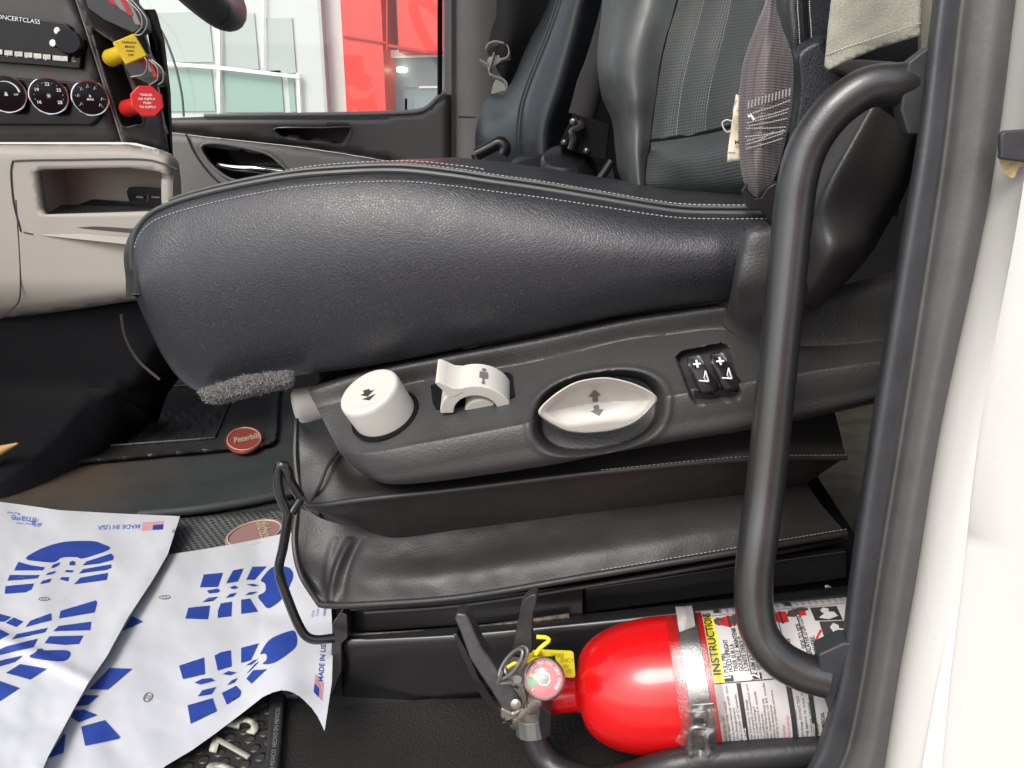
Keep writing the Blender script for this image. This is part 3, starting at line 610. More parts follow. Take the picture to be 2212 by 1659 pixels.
# ================================================================ DRIVER SEAT
seat = thing('driver_seat', 'black leather air suspension driver seat with ivory control knobs on its side', 'seat', P(1100, 1480, .95))
T = seat
seam = [(290, 602), (286, 545), (300, 495), (342, 455), (442, 421), (610, 387), (740, 375), (862, 372), (973, 383), (1058, 396), (1169, 412), (1281, 431), (1449, 459), (1560, 464), (1670, 464)]
bot = [(291, 640), (318, 700), (355, 775), (395, 825), (440, 846), (520, 836), (640, 812), (800, 790), (1000, 752), (1150, 722), (1350, 680), (1500, 658), (1600, 646), (1670, 640)]
NU = 150
sm = cr([P(u, v, .792) for u, v in seam], NU); bt = cr([P(u, v, .790) for u, v in bot], NU)
def bul(t): return .042*math.sin(math.pi*min(1, max(0, t)))**.65
secs = []
for i in range(NU):
    a, b_ = bt[i], sm[i]; u = i/(NU-1); k = min(1, u/.05); k = math.sin(k*math.pi/2)
    if u > .93: k *= .75+.25*(1-(u-.93)/.07)
    l = []
    l.append(Vector((a.x, 1.22, a.z+.01))); l.append(Vector((a.x, 1.0, a.z+.004)))
    for t in (0, .03, .07, .12, .18, .25, .33, .42, .52, .62, .72, .8, .87, .92, .96, .985, 1):
        q = a.lerp(b_, t); q += (EYE-q).normalized()*bul(t)*k; l.append(q)
    zz = b_.z
    for (Y, dz) in ((.797, .0030), (.808, .005), (.835, .0075), (.90, .0095), (1.0, .0115), (1.12, .012), (1.2, .008), (1.24, -.01), (1.25, -.05)):
        fold = .0016*noise.noise(Vector((b_.x*24, Y*16, 3)))*(1 if Y > .8 else .2)
        l.append(Vector((b_.x+(Y-.797)*.02, Y, zz+dz+fold)))
    secs.append(l)
def shrink(l, s, dx):
    c = Vector((sum(p.x for p in l)/len(l), sum(p.y for p in l)/len(l), sum(p.z for p in l)/len(l)))
    return [c+(p-c)*s+Vector((dx, 0, 0)) for p in l]
front = [shrink(secs[0], s, dx) for s, dx in ((.55, -.006), (.82, -.004), (.95, -.002))]
g = G(); g.loft(front+secs); cush = obj('cushion', g, 'leather', T, sharp=55)
# piping and thread along the seam
def lf(pts, dy=0, dz=0): return [p+Vector((0, dy, dz)) for p in pts]
g = G(); g.tube(lf(sm[2:], -.001, .0015), .0028, 8); g.tube(lf(sm[20:], .010, .0065), .0022, 8); obj('piping', g, 'leather2', cush)
sd2 = [(lambda q: q+(EYE-q).normalized()*(bul(.955)*min(1, i/8)+.0006))(bt[i].lerp(sm[i], .955)) for i in range(8, NU-1)]
g = G(); stitches(g, sd2, 150, r=.00055); obj('side_stitching', g, 'stitch', cush)
g = G(); stitches(g, [sm[i]+Vector((.0, .020, .0082)) for i in range(12, NU-1)], 140, r=.0006); obj('top_stitching', g, 'stitchw', cush); g = G(); stitches(g, [sm[i]+Vector((.0, .052, .0105)) for i in range(12, 90)], 70, r=.0005); obj('top_stitching', g, 'stitchw', cush)
g = G(); fr = [P(289, 636, .786), P(295, 637, .774), P(306, 636, .762)]; g.tube(fr, .002, 8); obj('front_welt', g, 'gloss', cush)
fpa = [sm[i]+Vector((0, .001, 0)) for i in range(0, 30)][::-1]+[bt[0]]
fpb = []
for p in fpa:
    u, v = proj(p); kk = max(0, min(1, (v-430)/110)); fpb.append(P(u-13*kk, v, .835))
fpc = [p+Vector((-.004, .12, 0)) for p in fpb]
g = G(); g.rails([fpa, fpb, fpc, [p+Vector((.03, .25, 0)) for p in fpc]], 40, 24); obj('front_panel', g, 'vinyl', cush, sharp=80)
# grey fibre strip under the front
fz = [(425, 846), (440, 838), (520, 812), (560, 806), (620, 799), (634, 802), (640, 822), (628, 838), (560, 852), (500, 868), (468, 874), (440, 866)]
g = G(); sheet(g, fz, lambda u, v, e: P(u, v, .772-.028*min(1, e/12)**.5+.002*noise.noise(Vector((u*.2, v*.2, 0)))), 5)
fs_ = obj('fibre_strip', g, 'fuzz', T); g = G()
random.seed(3)
for _ in range(2600):
    while 1:
        u, v = random.uniform(420, 645), random.uniform(796, 880)
        if inside((u, v), fz): break
    e = edged((u, v), fz); p = P(u, v, .772-.028*min(1, e/12)**.5); dr = Vector((random.uniform(-1, 1), random.uniform(-1.1, 0), random.uniform(-1, 1))).normalized()
    d2 = Vector((random.uniform(-1, 1), random.uniform(-.8, .3), random.uniform(-1, 1))).normalized(); L_ = random.uniform(.002, .0055); s_ = dr.cross(d2).normalized()*.00022
    a, b_, c_ = p, p+dr*L_*.6, p+dr*L_*.7+d2*L_*.5; g.add([a-s_, a+s_, b_+s_, b_-s_, c_], [(0, 1, 2, 3), (3, 2, 4)])
obj('fibre_pile', g, 'fibre', fs_, flip=1)
# ---------------------------------------------------------------- side control shroud
A = [(672, 836, .80), (797, 797, .812), (962, 762, .812), (1150, 727, .812), (1342, 686, .812), (1454, 668, .812), (1580, 652, .812), (1700, 640, .82), (1840, 610, .83), (1960, 580, .84)]
A2 = [(668, 848, .79), (797, 808, .792), (962, 774, .792), (1150, 739, .792), (1342, 698, .792), (1454, 680, .792), (1572, 664, .792), (1690, 655, .80), (1840, 640, .81), (1960, 620, .82)]
Bq = [(682, 876, .785), (800, 845, .792), (876, 829, .794), (1000, 806, .794), (1150, 781, .794), (1342, 736, .794), (1454, 720, .794), (1566, 708, .794), (1650, 735, .795), (1800, 735, .80), (1960, 715, .81)]
B2 = [(690, 892, .778), (800, 862, .783), (876, 843, .784), (1000, 819, .784), (1150, 793, .784), (1342, 748, .784), (1454, 734, .784), (1560, 724, .784), (1660, 750, .785), (1800, 752, .79), (1960, 735, .80)]
Cq = [(726, 962, .745), (784, 966, .722), (915, 943, .714), (1072, 914, .714), (1150, 899, .714), (1300, 866, .714), (1451, 841, .714), (1600, 818, .718), (1740, 796, .73), (1960, 765, .75)]
C2 = [(740, 984, .742), (790, 984, .712), (915, 960, .703), (1072, 929, .703), (1150, 914, .703), (1300, 882, .703), (1451, 857, .703), (1600, 834, .708), (1740, 812, .72), (1960, 780, .74)]
D0 = [(775, 1018, .745), (815, 1022, .712), (915, 1006, .700), (1072, 975, .700), (1200, 955, .700), (1342, 928, .700), (1500, 903, .704), (1600, 885, .708), (1740, 862, .72), (1960, 820, .74)]
Dq = [(812, 1040, .752), (850, 1046, .722), (930, 1040, .712), (1062, 1022, .710), (1200, 1000, .710), (1342, 972, .71), (1500, 944, .712), (1600, 928, .716), (1740, 900, .728), (1960, 850, .745)]
Eq = [(822, 1038, .80), (855, 1040, .79), (930, 1036, .785), (1062, 1018, .785), (1200, 998, .785), (1342, 972, .785), (1500, 945, .785), (1600, 930, .785), (1740, 905, .79), (1960, 855, .80)]
bowl_c, bowl_r = (1293, 893), (146, 90)
def sstep(a, b, x): t = max(0, min(1, (x-a)/(b-a))); return t*t*(3-2*t)
pock = [(1462, 772), (1474, 760), (1560, 742), (1574, 750), (1600, 850), (1592, 862), (1505, 872), (1494, 860)]
def shroud_def(p):
    u, v = proj(p)
    dx, dy = u-bowl_c[0], v-bowl_c[1]; dyr = dy+dx*.14
    e = ((abs(dx)/bowl_r[0])**2.4+(abs(dyr)/bowl_r[1])**2.4)**(1/2.4)
    dp = .062*(1-sstep(.86, 1.0, e))
    if dp > 0:
        tgt = .768-.00025*(v-893)
        k = 1-sstep(.84, 1.0, e)
        p = p.lerp(P(u, v, max(p.y, tgt)), k)
    lipk = math.exp(-((e-1.05)/.05)**2); p = p+Vector((0, -.0022*lipk, .001*lipk))
    if 1440 < u < 1620 and 730 < v < 890:
        ed = edged((u, v), pock); s_ = ed if inside((u, v), pock) else -ed
        k = sstep(-3, 5, s_); p = p+Vector((0, .022*k, -.004*k))
    return p
g = G(); g.rails([[P(*q) for q in r] for r in (A, A2, Bq, B2, Cq, C2, D0, Dq, Eq)], 420, 130, shroud_def)
shr = obj('control_shroud', g, 'plastic', T, sharp=70)
# left end return of the shroud
g = G(); g.rails([[P(*r[0]) for r in (A, A2, Bq, B2, Cq, C2, D0, Dq, Eq)], [P(*r[0])+Vector((.006, .05, 0)) for r in (A, A2, Bq, B2, Cq, C2, D0, Dq, Eq)]], 40, 4); obj('shroud_end', g, 'plastic', T)
g = G()
sheet(g, [(690, 800), (1000, 745), (1000, 780), (800, 812), (690, 842)], lambda u, v, e: P(u, v, .83), 20)
for u in (745, 792, 830, 905): g.tube([P(u, 790, .82), P(u+2, 812, .82)], .003, 6)
obj('seat_pan', g, 'black', T)
# ivory controls: shelf plane
n0, n1, n2 = P(876, 843, .784), P(915, 943, .714), P(1451, 841, .714)
AX = (n2-n1).normalized(); TN = (n1-n0); TN = (TN-AX*TN.dot(AX)).normalized(); NRM = AX.cross(TN)
if NRM.z < 0: NRM = -NRM
def onS(u, v, h=0): return PL(u, v, n1+NRM*h, NRM)
kb = onS(812, 898); kax = (NRM+Vector((-.12, 0, 0))).normalized()
ktop = PL(795, 843, kb+kax*.036, kax); kr = .0335
g = G(); prof = [(-.046, kr*.98), (-.006, kr), (-.0025, kr*.985), (-.0008, kr*.95), (0, kr*.9), (-.0006, kr*.8), (-.0014, kr*.5)]
g.lathe(prof, ktop, kax, 56); rk = obj('height_knob', g, 'knob', T, sharp=60)
ku = (AX-kax*AX.dot(kax)).normalized(); kv = kax.cross(ku)
if kv.z < 0: kv = -kv
def arrow(g, pts, c, ux, uy, n, h): g.prism([c+ux*x*.001+uy*y*.001+n*h for x, y in pts], -n*.0006)
g = G(); K_ = lambda x, y: PL(*c8(x, y), ktop+kax*-.0010, kax)
g.prism([K_(*p) for p in [(800, 520), (850, 505), (862, 522), (892, 512), (838, 568), (778, 557), (808, 543)]], -kax*.0005)
g.prism([K_(*p) for p in [(792, 590), (902, 548), (852, 600)]], -kax*.0005); obj('arrow_mark', g, 'ink', rk)
g = G(); g.lathe([(0, kr*1.13), (.0012, kr*1.10)], ktop-kax*((ktop-n1).dot(NRM)/kax.dot(NRM))+NRM*.0005, NRM, 48); obj('knob_socket', g, 'black', T)
# lever switch: arched rocker with thumb fin, turning about an axis that points out of the shelf edge
lc = onS(1030, 866, -.003); la = TN; lx = AX; ln = (-NRM if NRM.z < 0 else NRM)
def arc(r, a0, a1, n): return [(r*math.cos(math.radians(a0+(a1-a0)*i/n)), r*math.sin(math.radians(a0+(a1-a0)*i/n))) for i in range(n+1)]
ro, ri = .0365, .0225
hw = .0175
def L3(x, z, w_): return lc+lx*x+ln*z+la*w_
g = G(); pr = arc(ro, 2, 118, 26)+arc(ri, 118, 2, 26); g.prism([L3(x, z, hw) for x, z in pr], -la*(2*hw))
lv = obj('lever_switch', g, 'knob', T, bevel=.0022)
g = G(); pr = [(-.020, .026), (-.0225, .036), (-.0262, .0445), (-.0275, .0485), (-.0262, .0505), (-.0235, .0500), (-.0185, .0450), (-.0125, .0385), (-.004, .0355), (-.004, .030), (-.012, .027)]
g.prism([L3(x, z, hw*1.02) for x, z in pr], -la*(2.04*hw)); obj('thumb_fin', g, 'knob', lv, bevel=.003)
g = G(); pr = arc(ro*1.0, 116, 168, 12)+arc(ri, 168, 116, 12); g.prism([L3(x, z, hw) for x, z in pr], -la*(2*hw)); obj('rear_paddle', g, 'knob', lv, bevel=.002)
g = G(); g.lathe([(-hw*1.2, .017), (hw*.7, .017), (hw*.8, .0155)], lc-ln*.004+lx*.004, la, 32); obj('switch_core', g, 'knob', lv)
g = G(); q = [onS(*c8(*p), .0008) for p in [(1358, 480), (1400, 462), (1990, 365), (2030, 385), (2052, 560), (2020, 580), (1440, 680), (1400, 672), (1375, 620)]]; g.prism(q, -NRM*.001); obj('switch_slot', g, 'black', T)
def person_icon(g, c, ux, uy, n, s):
    m_ = lambda x, y: c+ux*x*s+uy*y*s+n*.0004
    for poly in ([(math.cos(t)*1.1, 4.4+math.sin(t)*1.1) for t in [k*math.pi/6 for k in range(12)]], [(-1.9, 3), (1.9, 3), (2.1, -1.2), (1, -1.6), (-1, -1.6), (-2.1, -1.2)], [(-.6, -1.6), (.6, -1.6), (.5, -4), (-.5, -4)], [(math.cos(t)*.9, -4.6+math.sin(t)*.9) for t in [k*math.pi/6 for k in range(12)]]):
        g.prism([m_(x, y) for x, y in poly], -n*.0003)
t_ = math.radians(62); rn = lx*math.cos(t_)+ln*math.sin(t_); ux = (lx*math.sin(t_)-ln*math.cos(t_))
g = G(); person_icon(g, lc+rn*ro+la*.002, ux, -la, rn, .0022); obj('person_mark', g, 'inkg', lv)
t_ = math.radians(150); rn = lx*math.cos(t_)+ln*math.sin(t_); ux = (lx*math.sin(t_)-ln*math.cos(t_))
g = G(); person_icon(g, lc+rn*ro*.985-la*.002, ux, -la, rn, .0022); obj('person_mark', g, 'ink', lv)
# oval seat-slide knob in its bowl
ov = rnd(cp(d1, [(360, 800), (400, 745), (500, 660), (640, 580), (800, 545), (930, 545), (1100, 588), (1230, 650), (1280, 700), (1270, 740), (1190, 830), (1080, 905), (940, 950), (800, 968), (680, 970), (560, 950), (440, 890), (375, 840)]), 90)
oc = (1289, 874)
def ovm(s, Y): return [P(oc[0]+(u-oc[0])*s, oc[1]+(v-oc[1])*s, Y-.00022*(v-oc[1])*-1) for u, v in ov]
rings = [(0.93, .74), (.97, .73), (1.0, .722), (1.0, .716), (.985, .7125), (.955, .7115), (.93, .7125)]
g = G(); g.loft([ovm(s, Y) for s, Y in rings], cap=False); n = len(ov)
# dished face, creased along the middle
fi = [(oc[0]+(u-oc[0])*.93, oc[1]+(v-oc[1])*.93) for u, v in ov]
def dish(u, v, e):
    x = (u-oc[0])/120; cy = oc[1]-14*x-9*(1-x*x)+6
    base = .7125+.00022*(v-oc[1])
    w_ = sstep(0, 16, e)
    k = max(0, 1-x*x)
    if v < cy: dpt = .022*k*w_*max(0, 1-(cy-v)/60)
    else: dpt = .022*k*w_*max(0, 1-(v-cy)/44)**1.4
    return P(u, v, base+dpt)
sheet(g, fi, dish, 3.5); okn = obj('slide_knob', g, 'knob', T, sharp=50)
g = G(); 
for poly in ([(793, 635), (845, 680), (820, 684), (820, 728), (780, 730), (776, 690), (748, 692)], [(785, 758), (825, 752), (833, 785), (865, 785), (830, 838), (763, 800), (790, 793)]):
    sheet(g, cp(d1, poly), lambda u, v, e: dish(u, v, min(edged((u, v), fi), 30))+Vector((0, -.0007, 0)), 3)
obj('arrow_mark', g, 'inkg', okn)
# rocker pair
def rocker(cu, cv):
    du, dv = cu-1508, cv-795
    dn = P(1508, 760, .725); out = [(1508-20, 790), (1484, 772), (1490, 768)]
    prof = [c for c in cp(d1, [(1504, 400), (1512, 378), (1545, 366), (1590, 366), (1622, 382), (1650, 450), (1690, 520), (1745, 590), (1740, 650), (1700, 662), (1630, 668), (1600, 640), (1560, 560), (1525, 480)])]
    q = rnd([(u+du, v+dv) for u, v in prof], 40)
    cx = sum(p[0] for p in q)/40; cy = sum(p[1] for p in q)/40
    Yf = lambda v: .716-.010*math.sin(max(0, min(1, (v-755-dv)/80))*math.pi)-.00018*(v-800)
    g = G(); g.loft([[P(cx+(u-cx)*s, cy+(v-cy)*s, Yf(v)+o_) for u, v in q] for s, o_ in ((1, .03), (1, .004), (.96, .001), (.86, 0))]); r = obj('lumbar_switch', g, 'plastic_s', T, sharp=60)
    g = G(); fn = lambda u, v: P(u, v, Yf(v)-.0006)
    def bar(a, b_, w_=.0011): g.tube([fn(a[0]+du, a[1]+dv), fn((a[0]+b_[0])/2+du, (a[1]+b_[1])/2+dv), fn(b_[0]+du, b_[1]+dv)], w_, 5)
    D_ = lambda x, y: d1(x, y)
    bar(D_(1555, 440), D_(1615, 436)); bar(D_(1580, 410), D_(1592, 466)); bar(D_(1600, 566), D_(1675, 572), .0008); bar(D_(1675, 572), D_(1650, 490), .0008); bar(D_(1650, 490), D_(1640, 545), .0006); bar(D_(1640, 545), D_(1655, 570), .0005)
    obj('seat_mark', g, 'white_ink', r)
    g = G(); b0 = cp(d1, [(1560, 650), (1575, 710), (1605, 725), (1700, 718), (1728, 700), (1715, 672)]); g.prism([P(u+du, v+dv, .722) for u, v in b0], (0, .012, 0)); obj('switch_base', g, 'plastic_s', r, bevel=.001)
rocker(1508, 795); rocker(1508+50, 795-6)
# riser beside the backrest
g = G(); g.rails([[P(1640, 485, .79), P(1609, 497, .79), P(1595, 530, .79), P(1583, 600, .79), P(1572, 640, .795), P(1556, 655, .80), P(1535, 662, .80)],
   [P(1642, 487, .745), P(1613, 500, .742), P(1600, 533, .740), P(1588, 602, .738), P(1580, 650, .760), P(1574, 680, .785), P(1570, 712, .793)],
   [P(1655, 492, .738), P(1640, 505, .730), P(1632, 545, .727), P(1622, 610, .727), P(1615, 670, .752), P(1615, 715, .778), P(1625, 748, .785)],
   [P(1760, 470, .74), P(1755, 520, .735), P(1750, 560, .732), P(1745, 620, .732), P(1735, 680, .74), P(1725, 720, .765), P(1720, 760, .785)]], 60, 40)
obj('recliner_riser', g, 'plastic', T, solid=.003)
# big moulded cover behind the handle
g = G(); g.rails([[P(1860, 200, .80), P(1800, 280, .80), P(1745, 400, .80), P(1700, 520, .80), P(1690, 640, .80)],
   [P(1882, 215, .775), P(1835, 300, .765), P(1775, 410, .757), P(1738, 500, .742), P(1715, 640, .76)],
   [P(1892, 225, .765), P(1845, 310, .752), P(1785, 420, .738), P(1765, 520, .712), P(1730, 654, .745)],
   [P(1925, 250, .775), P(1880, 360, .762), P(1830, 450, .745), P(1808, 540, .705), P(1745, 660, .750)],
   [P(1975, 280, .79), P(1935, 400, .785), P(1890, 480, .77), P(1850, 560, .745), P(1765, 666, .772)],
   [P(1985, 290, .82), P(1962, 400, .82), P(1917, 487, .82), P(1868, 566, .81), P(1775, 662, .81)]], 90, 70)
obj('hinge_cover', g, 'plastic', T, sharp=70)
# ivory knob at the front end
g = G(); a = P(650, 872, .79); ax = Vector((-.9, -.35, -.15)).normalized(); 
g.lathe([(-.02, .020), (.008, .0215), (.014, .0205), (.018, .016), (.019, .01)], P(668, 872, .835), ax, 32); obj('tilt_knob', g, 'knob', T)
# ---------------------------------------------------------------- bellows
def bell(nm, rails_, nu=240, nv=80, wr=.0012, fn2=None):
    def df(p): 
        if fn2: p = fn2(p)
        return p+Vector((0, wr*noise.noise(p*22)-wr*.5*noise.noise(p*55), 0))
    g = G(); g.rails([[P(*q) for q in r] for r in rails_], nu, nv, df); return obj(nm, g, 'vinyl', T, sharp=75)
up0 = [(640, 905, .80), (700, 940, .80), (900, 960, .80), (1300, 930, .80), (1600, 880, .80), (1800, 880, .83)]
up1 = [(636, 990, .775), (712, 1000, .772), (800, 1030, .772), (1060, 1015, .772), (1400, 960, .775), (1650, 930, .785), (1815, 935, .81)]
up2 = [(645, 1050, .755), (700, 1060, .748), (800, 1062, .745), (1060, 1040, .745), (1400, 1000, .748), (1650, 968, .762), (1822, 966, .79)]
upS = [(665, 1093, .745), (700, 1091, .738), (780, 1080, .735), (1000, 1056, .735), (1300, 1020, .738), (1600, 992, .752), (1828, 988, .785)]
fo1 = [(668, 1096, .747), (725, 1114, .748), (800, 1116, .752), (1000, 1090, .753), (1300, 1056, .755), (1600, 1020, .77), (1812, 998, .80)]
fo2 = [(690, 1108, .765), (750, 1130, .775), (850, 1158, .782), (1000, 1142, .785), (1300, 1104, .785), (1600, 1066, .80), (1740, 1046, .83)]
bell('upper_bellows', [up0, up1, up2, upS]); bell('bellows_fold', [upS, fo1, fo2])
lo0 = [(650, 1100, .80), (720, 1130, .795), (850, 1150, .79), (1000, 1134, .79), (1300, 1096, .79), (1600, 1058, .81), (1740, 1040, .84)]
lo1 = [(636, 1170, .775), (700, 1190, .775), (850, 1200, .768), (1000, 1190, .765), (1300, 1140, .765), (1600, 1094, .78), (1770, 1085, .81)]
lo2 = [(650, 1240, .757), (690, 1255, .760), (800, 1256, .742), (1000, 1238, .738), (1300, 1190, .738), (1600, 1140, .756), (1800, 1120, .79)]
lo3 = [(690, 1305, .742), (712, 1308, .738), (790, 1306, .730), (1000, 1290, .724), (1300, 1240, .724), (1600, 1190, .742), (1828, 1152, .78)]
lo4 = [(692, 1311, .745), (712, 1316, .745), (790, 1318, .745), (1000, 1302, .742), (1300, 1256, .742), (1600, 1204, .76), (1828, 1158, .80)]
def ridge(p):
    u, v = proj(p); k = max(0, min(1, (v-1150)/150)); cx = 764-48*k-10*math.sin(k*3.1); w_ = 9-2*k
    s_ = math.sin(max(0, min(1, (v-1160)/140))*math.pi)**.5 if 1160 < v < 1300 else 0
    return p+Vector((0, (-.010*math.exp(-((u-cx)/w_)**2)+.005*math.exp(-((u-cx-22)/w_)**2)-.003*math.exp(-((u-cx+36-30*k)/w_)**2))*s_, 0))
bell('lower_bellows', [lo0, lo1, lo2, lo3], wr=.0016, fn2=ridge)
g = G(); g.tube([P(*q) for q in upS], .0032, 10, n=120)
g.tube([P(665, 1093, .745), P(648, 1060, .752), P(638, 990, .772), P(640, 905, .80)], .003, 8, n=30); g.tube([P(668, 1090, .745), P(690, 1050, .745), P(706, 1010, .757), P(730, 975, .78)], .002, 8, n=30)
g.tube([P(*q) for q in lo3], .0038, 10, n=120); g.tube([P(690, 1305, .742), P(650, 1240, .755), P(636, 1170, .773), P(642, 1100, .80)], .0034, 8, n=30)
obj('bellows_piping', g, 'vinyl', T)
g = G(); g.tube([P(*q)+Vector((0, -.0032, -.001)) for q in lo4[2:]], .0028, 8, n=100); obj('bellows_hem', g, 'vinyl', T)
g = G(); stitches(g, [P(q[0], q[1]-9, q[2]-.0035) for q in lo3[4:]], 60, r=.0004); obj('bellows_stitching', g, 'stitch', T); g = G(); stitches(g, [P(q[0], q[1]-5, q[2]-.004) for q in upS[4:]], 60, r=.00035); obj('bellows_stitching', g, 'stitch', T)
# folds radiating from the lower front corner
g = G(); 0 and g.rails([[P(752, 1165, .768), P(735, 1200, .752), P(722, 1245, .742), P(712, 1285, .738), P(705, 1304, .737)], [P(757, 1170, .765), P(752, 1200, .741), P(742, 1245, .731), P(735, 1285, .731), P(728, 1306, .733)], [P(768, 1172, .769), P(768, 1205, .756), P(764, 1250, .743), P(757, 1290, .736), P(748, 1308, .735)]], 30, 14); 

# ---------------------------------------------------------------- base frame
def bx(nm, pts, dep, m, bev=.002, par=T, Y=None):
    g = G(); g.prism([P(*p) if len(p) == 3 else P(*p, Y) for p in pts], (0, dep, 0)); return obj(nm, g, m, par, bevel=bev)
bx('inner_frame', [(725, 1290, .80), (1850, 1160, .82), (1850, 1330, .80), (735, 1460, .79)], .3, 'black', .0)
bx('upper_rail', [(745, 1322, .765), (1000, 1305, .765), (1260, 1270, .765), (1260, 1330, .765), (1000, 1352, .765), (745, 1368, .765)], .01, 'basesteel')
bx('upper_rail', [(1262, 1272, .78), (1600, 1222, .78), (1830, 1190, .79), (1830, 1250, .79), (1262, 1325, .78)], .01, 'basesteel')
g = G(); r0 = [(738, 1372, .762), (1000, 1352, .762), (1300, 1322, .765), (1600, 1290, .77), (1860, 1262, .78)]
ra = [(740, 1380, .742), (1000, 1366, .742), (1300, 1338, .745), (1600, 1306, .75), (1860, 1278, .76)]
rb = [(740, 1392, .737), (1000, 1378, .737), (1300, 1352, .740), (1600, 1322, .745), (1860, 1294, .755)]
rc = [(740, 1410, .736), (1000, 1396, .736), (1300, 1370, .739), (1600, 1340, .744), (1860, 1312, .754)]
rd_ = [(600, 1545, .745), (742, 1528, .748), (1000, 1506, .752), (1300, 1478, .757), (1600, 1450, .765), (1860, 1425, .775)]
g.rails([[P(*q) for q in r] for r in (r0, ra, rb, rc)], 60, 20)
g.rails([[P(*q) for q in r] for r in (rc, [(742, 1470, .742), (1000, 1450, .744), (1300, 1425, .748), (1600, 1395, .755), (1860, 1370, .765)], [(742, 1528, .748), (1000, 1506, .752), (1300, 1478, .757), (1600, 1450, .765), (1860, 1425, .775)])], 60, 10)
obj('base_channel', g, 'basesteel', T, solid=.004)
bx('front_bracket', [(717, 1350, .735), (737, 1322, .74), (750, 1328, .74), (752, 1378, .735), (738, 1392, .732), (738, 1450, .722), (717, 1500, .718), (712, 1500, .722)], .012, 'basesteel', .0015)
bx('front_plate', [(722, 1345, .745), (740, 1320, .75), (742, 1530, .747), (716, 1540, .745)], .02, 'basesteel')
bx('foot_plate', [(610, 1512, .755), (745, 1500, .755), (745, 1530, .752), (610, 1548, .75)], .01, 'basesteel', .001)
g = G(); g.lathe([(0, .006), (.002, .006)], P(638, 1528, .750), (0, -1, .1), 20); obj('bolt_hole', g, 'black', T)
g = G(); g.tube([P(748, 1375, .757), P(1000, 1360, .757), P(1230, 1330, .758)], .003, 6, n=60); obj('grime_line', g, mat('grime', (.16, .13, .1), .8, bump=[('noise', 300, 1, .003)], var=.6, vscale=120), T)
# release bar
g = G(); main = [(648, 1072, .715), (628, 1040, .71), (622, 1018, .708), (612, 1004, .706), (603, 1012, .706), (601, 1040, .706), (606, 1072, .706), (618, 1100, .706), (621, 1120, .706), (612, 1180, .708), (603, 1222, .708), (606, 1250, .708), (620, 1290, .708), (640, 1340, .708), (657, 1370, .708), (672, 1380, .709), (690, 1382, .712), (722, 1378, .72)]
g.tube([P(*q) for q in main], .0052, 14, n=130); g.tube([P(633, 1103, .715), P(621, 1108, .706)], .004, 10); g.tube([P(650, 1075, .715), P(640, 1092, .712), P(630, 1108, .708)], .005, 10, n=10); obj('release_bar', g, 'gunmetal', T)
# ---------------------------------------------------------------- backrest
def bk(nm, m, rails_, nu=90, nv=60, wr=.0012, sc=30, **k):
    def df(p): return p+Vector((wr*.6*noise.noise(p*sc), wr*noise.noise(p*sc+Vector((5, 0, 0))), 0))
    g = G(); g.rails([[P(*q) for q in r] for r in rails_], nu, nv, df); return obj(nm, g, m, par_ if 'par_' in k else T, sharp=75)
bl0 = [(1320, -160, 1.30), (1305, -20, 1.28), (1292, 90, 1.26), (1290, 150, 1.25), (1300, 210, 1.24), (1322, 262, 1.22), (1330, 330, 1.20), (1338, 380, 1.18), (1375, 440, 1.16)]
bl1 = [(1370, -160, 1.19), (1345, -20, 1.17), (1325, 90, 1.145), (1320, 150, 1.14), (1330, 210, 1.14), (1345, 262, 1.13), (1350, 330, 1.12), (1358, 390, 1.11), (1382, 440, 1.10)]
bl2 = [(1440, -160, 1.15), (1405, -20, 1.13), (1375, 90, 1.11), (1368, 150, 1.105), (1370, 210, 1.10), (1374, 262, 1.10), (1374, 330, 1.09), (1378, 390, 1.08), (1390, 440, 1.07)]
bl3 = [(1490, -160, 1.16), (1468, -20, 1.14), (1438, 90, 1.125), (1422, 170, 1.12), (1412, 250, 1.115), (1406, 305, 1.11), (1396, 345, 1.10), (1393, 390, 1.09), (1394, 440, 1.08)]
bk('far_bolster', 'leather2', [bl0, bl1, bl2, bl3], wr=.0018)
pn = [bl3[:6], [(1545, -160, 1.13), (1522, -20, 1.11), (1494, 90, 1.095), (1474, 170, 1.09), (1463, 240, 1.085), (1458, 297, 1.08)],
      [(1602, -160, 1.10), (1580, -20, 1.08), (1556, 90, 1.065), (1535, 170, 1.055), (1524, 230, 1.05), (1520, 288, 1.045)],
      [(1665, -160, 1.05), (1648, -20, 1.03), (1622, 90, 1.015), (1600, 170, 1.005), (1590, 225, 1.0), (1588, 272, .995)],
      [(1725, -160, .99), (1708, -20, .97), (1690, 90, .96), (1675, 170, .955), (1668, 220, .95), (1665, 255, .95)]]
def puff(a, b_, nm):
    ma = [((p[0]+q[0])/2, (p[1]+q[1])/2, (p[2]+q[2])/2-.0035) for p, q in zip(a, b_)]
    def df(p): return p+Vector((0, .001*noise.noise(p*40), 0))
    g = G(); g.rails([[P(*q) for q in r] for r in (a, ma, b_)], 70, 30, df); return obj(nm, g, 'perf', T, sharp=80)
for i in range(4): puff(pn[i], pn[i+1], 'insert_panel')
for r in pn[1:4]: g = G(); stitches(g, [P(q[0]+3, q[1], q[2]-.0025) for q in r], 70, r=.0005); obj('insert_stitching', g, 'stitch', T)
g = G(); g.tube([P(q[0], q[1], q[2]+.001) for q in bl3], .0022, 8, n=60); hs_ = [(1406, 305, 1.11), (1458, 298, 1.08), (1520, 288, 1.045), (1588, 272, .995), (1665, 255, .95)]; g.tube([P(q[0], q[1], q[2]) for q in hs_], .003, 8, n=60); obj('backrest_seam', g, 'black', T)
lb = [(1398, 345, 1.10), (1458, 345, 1.045), (1520, 340, 1.005), (1588, 330, .955), (1665, 320, .91)]
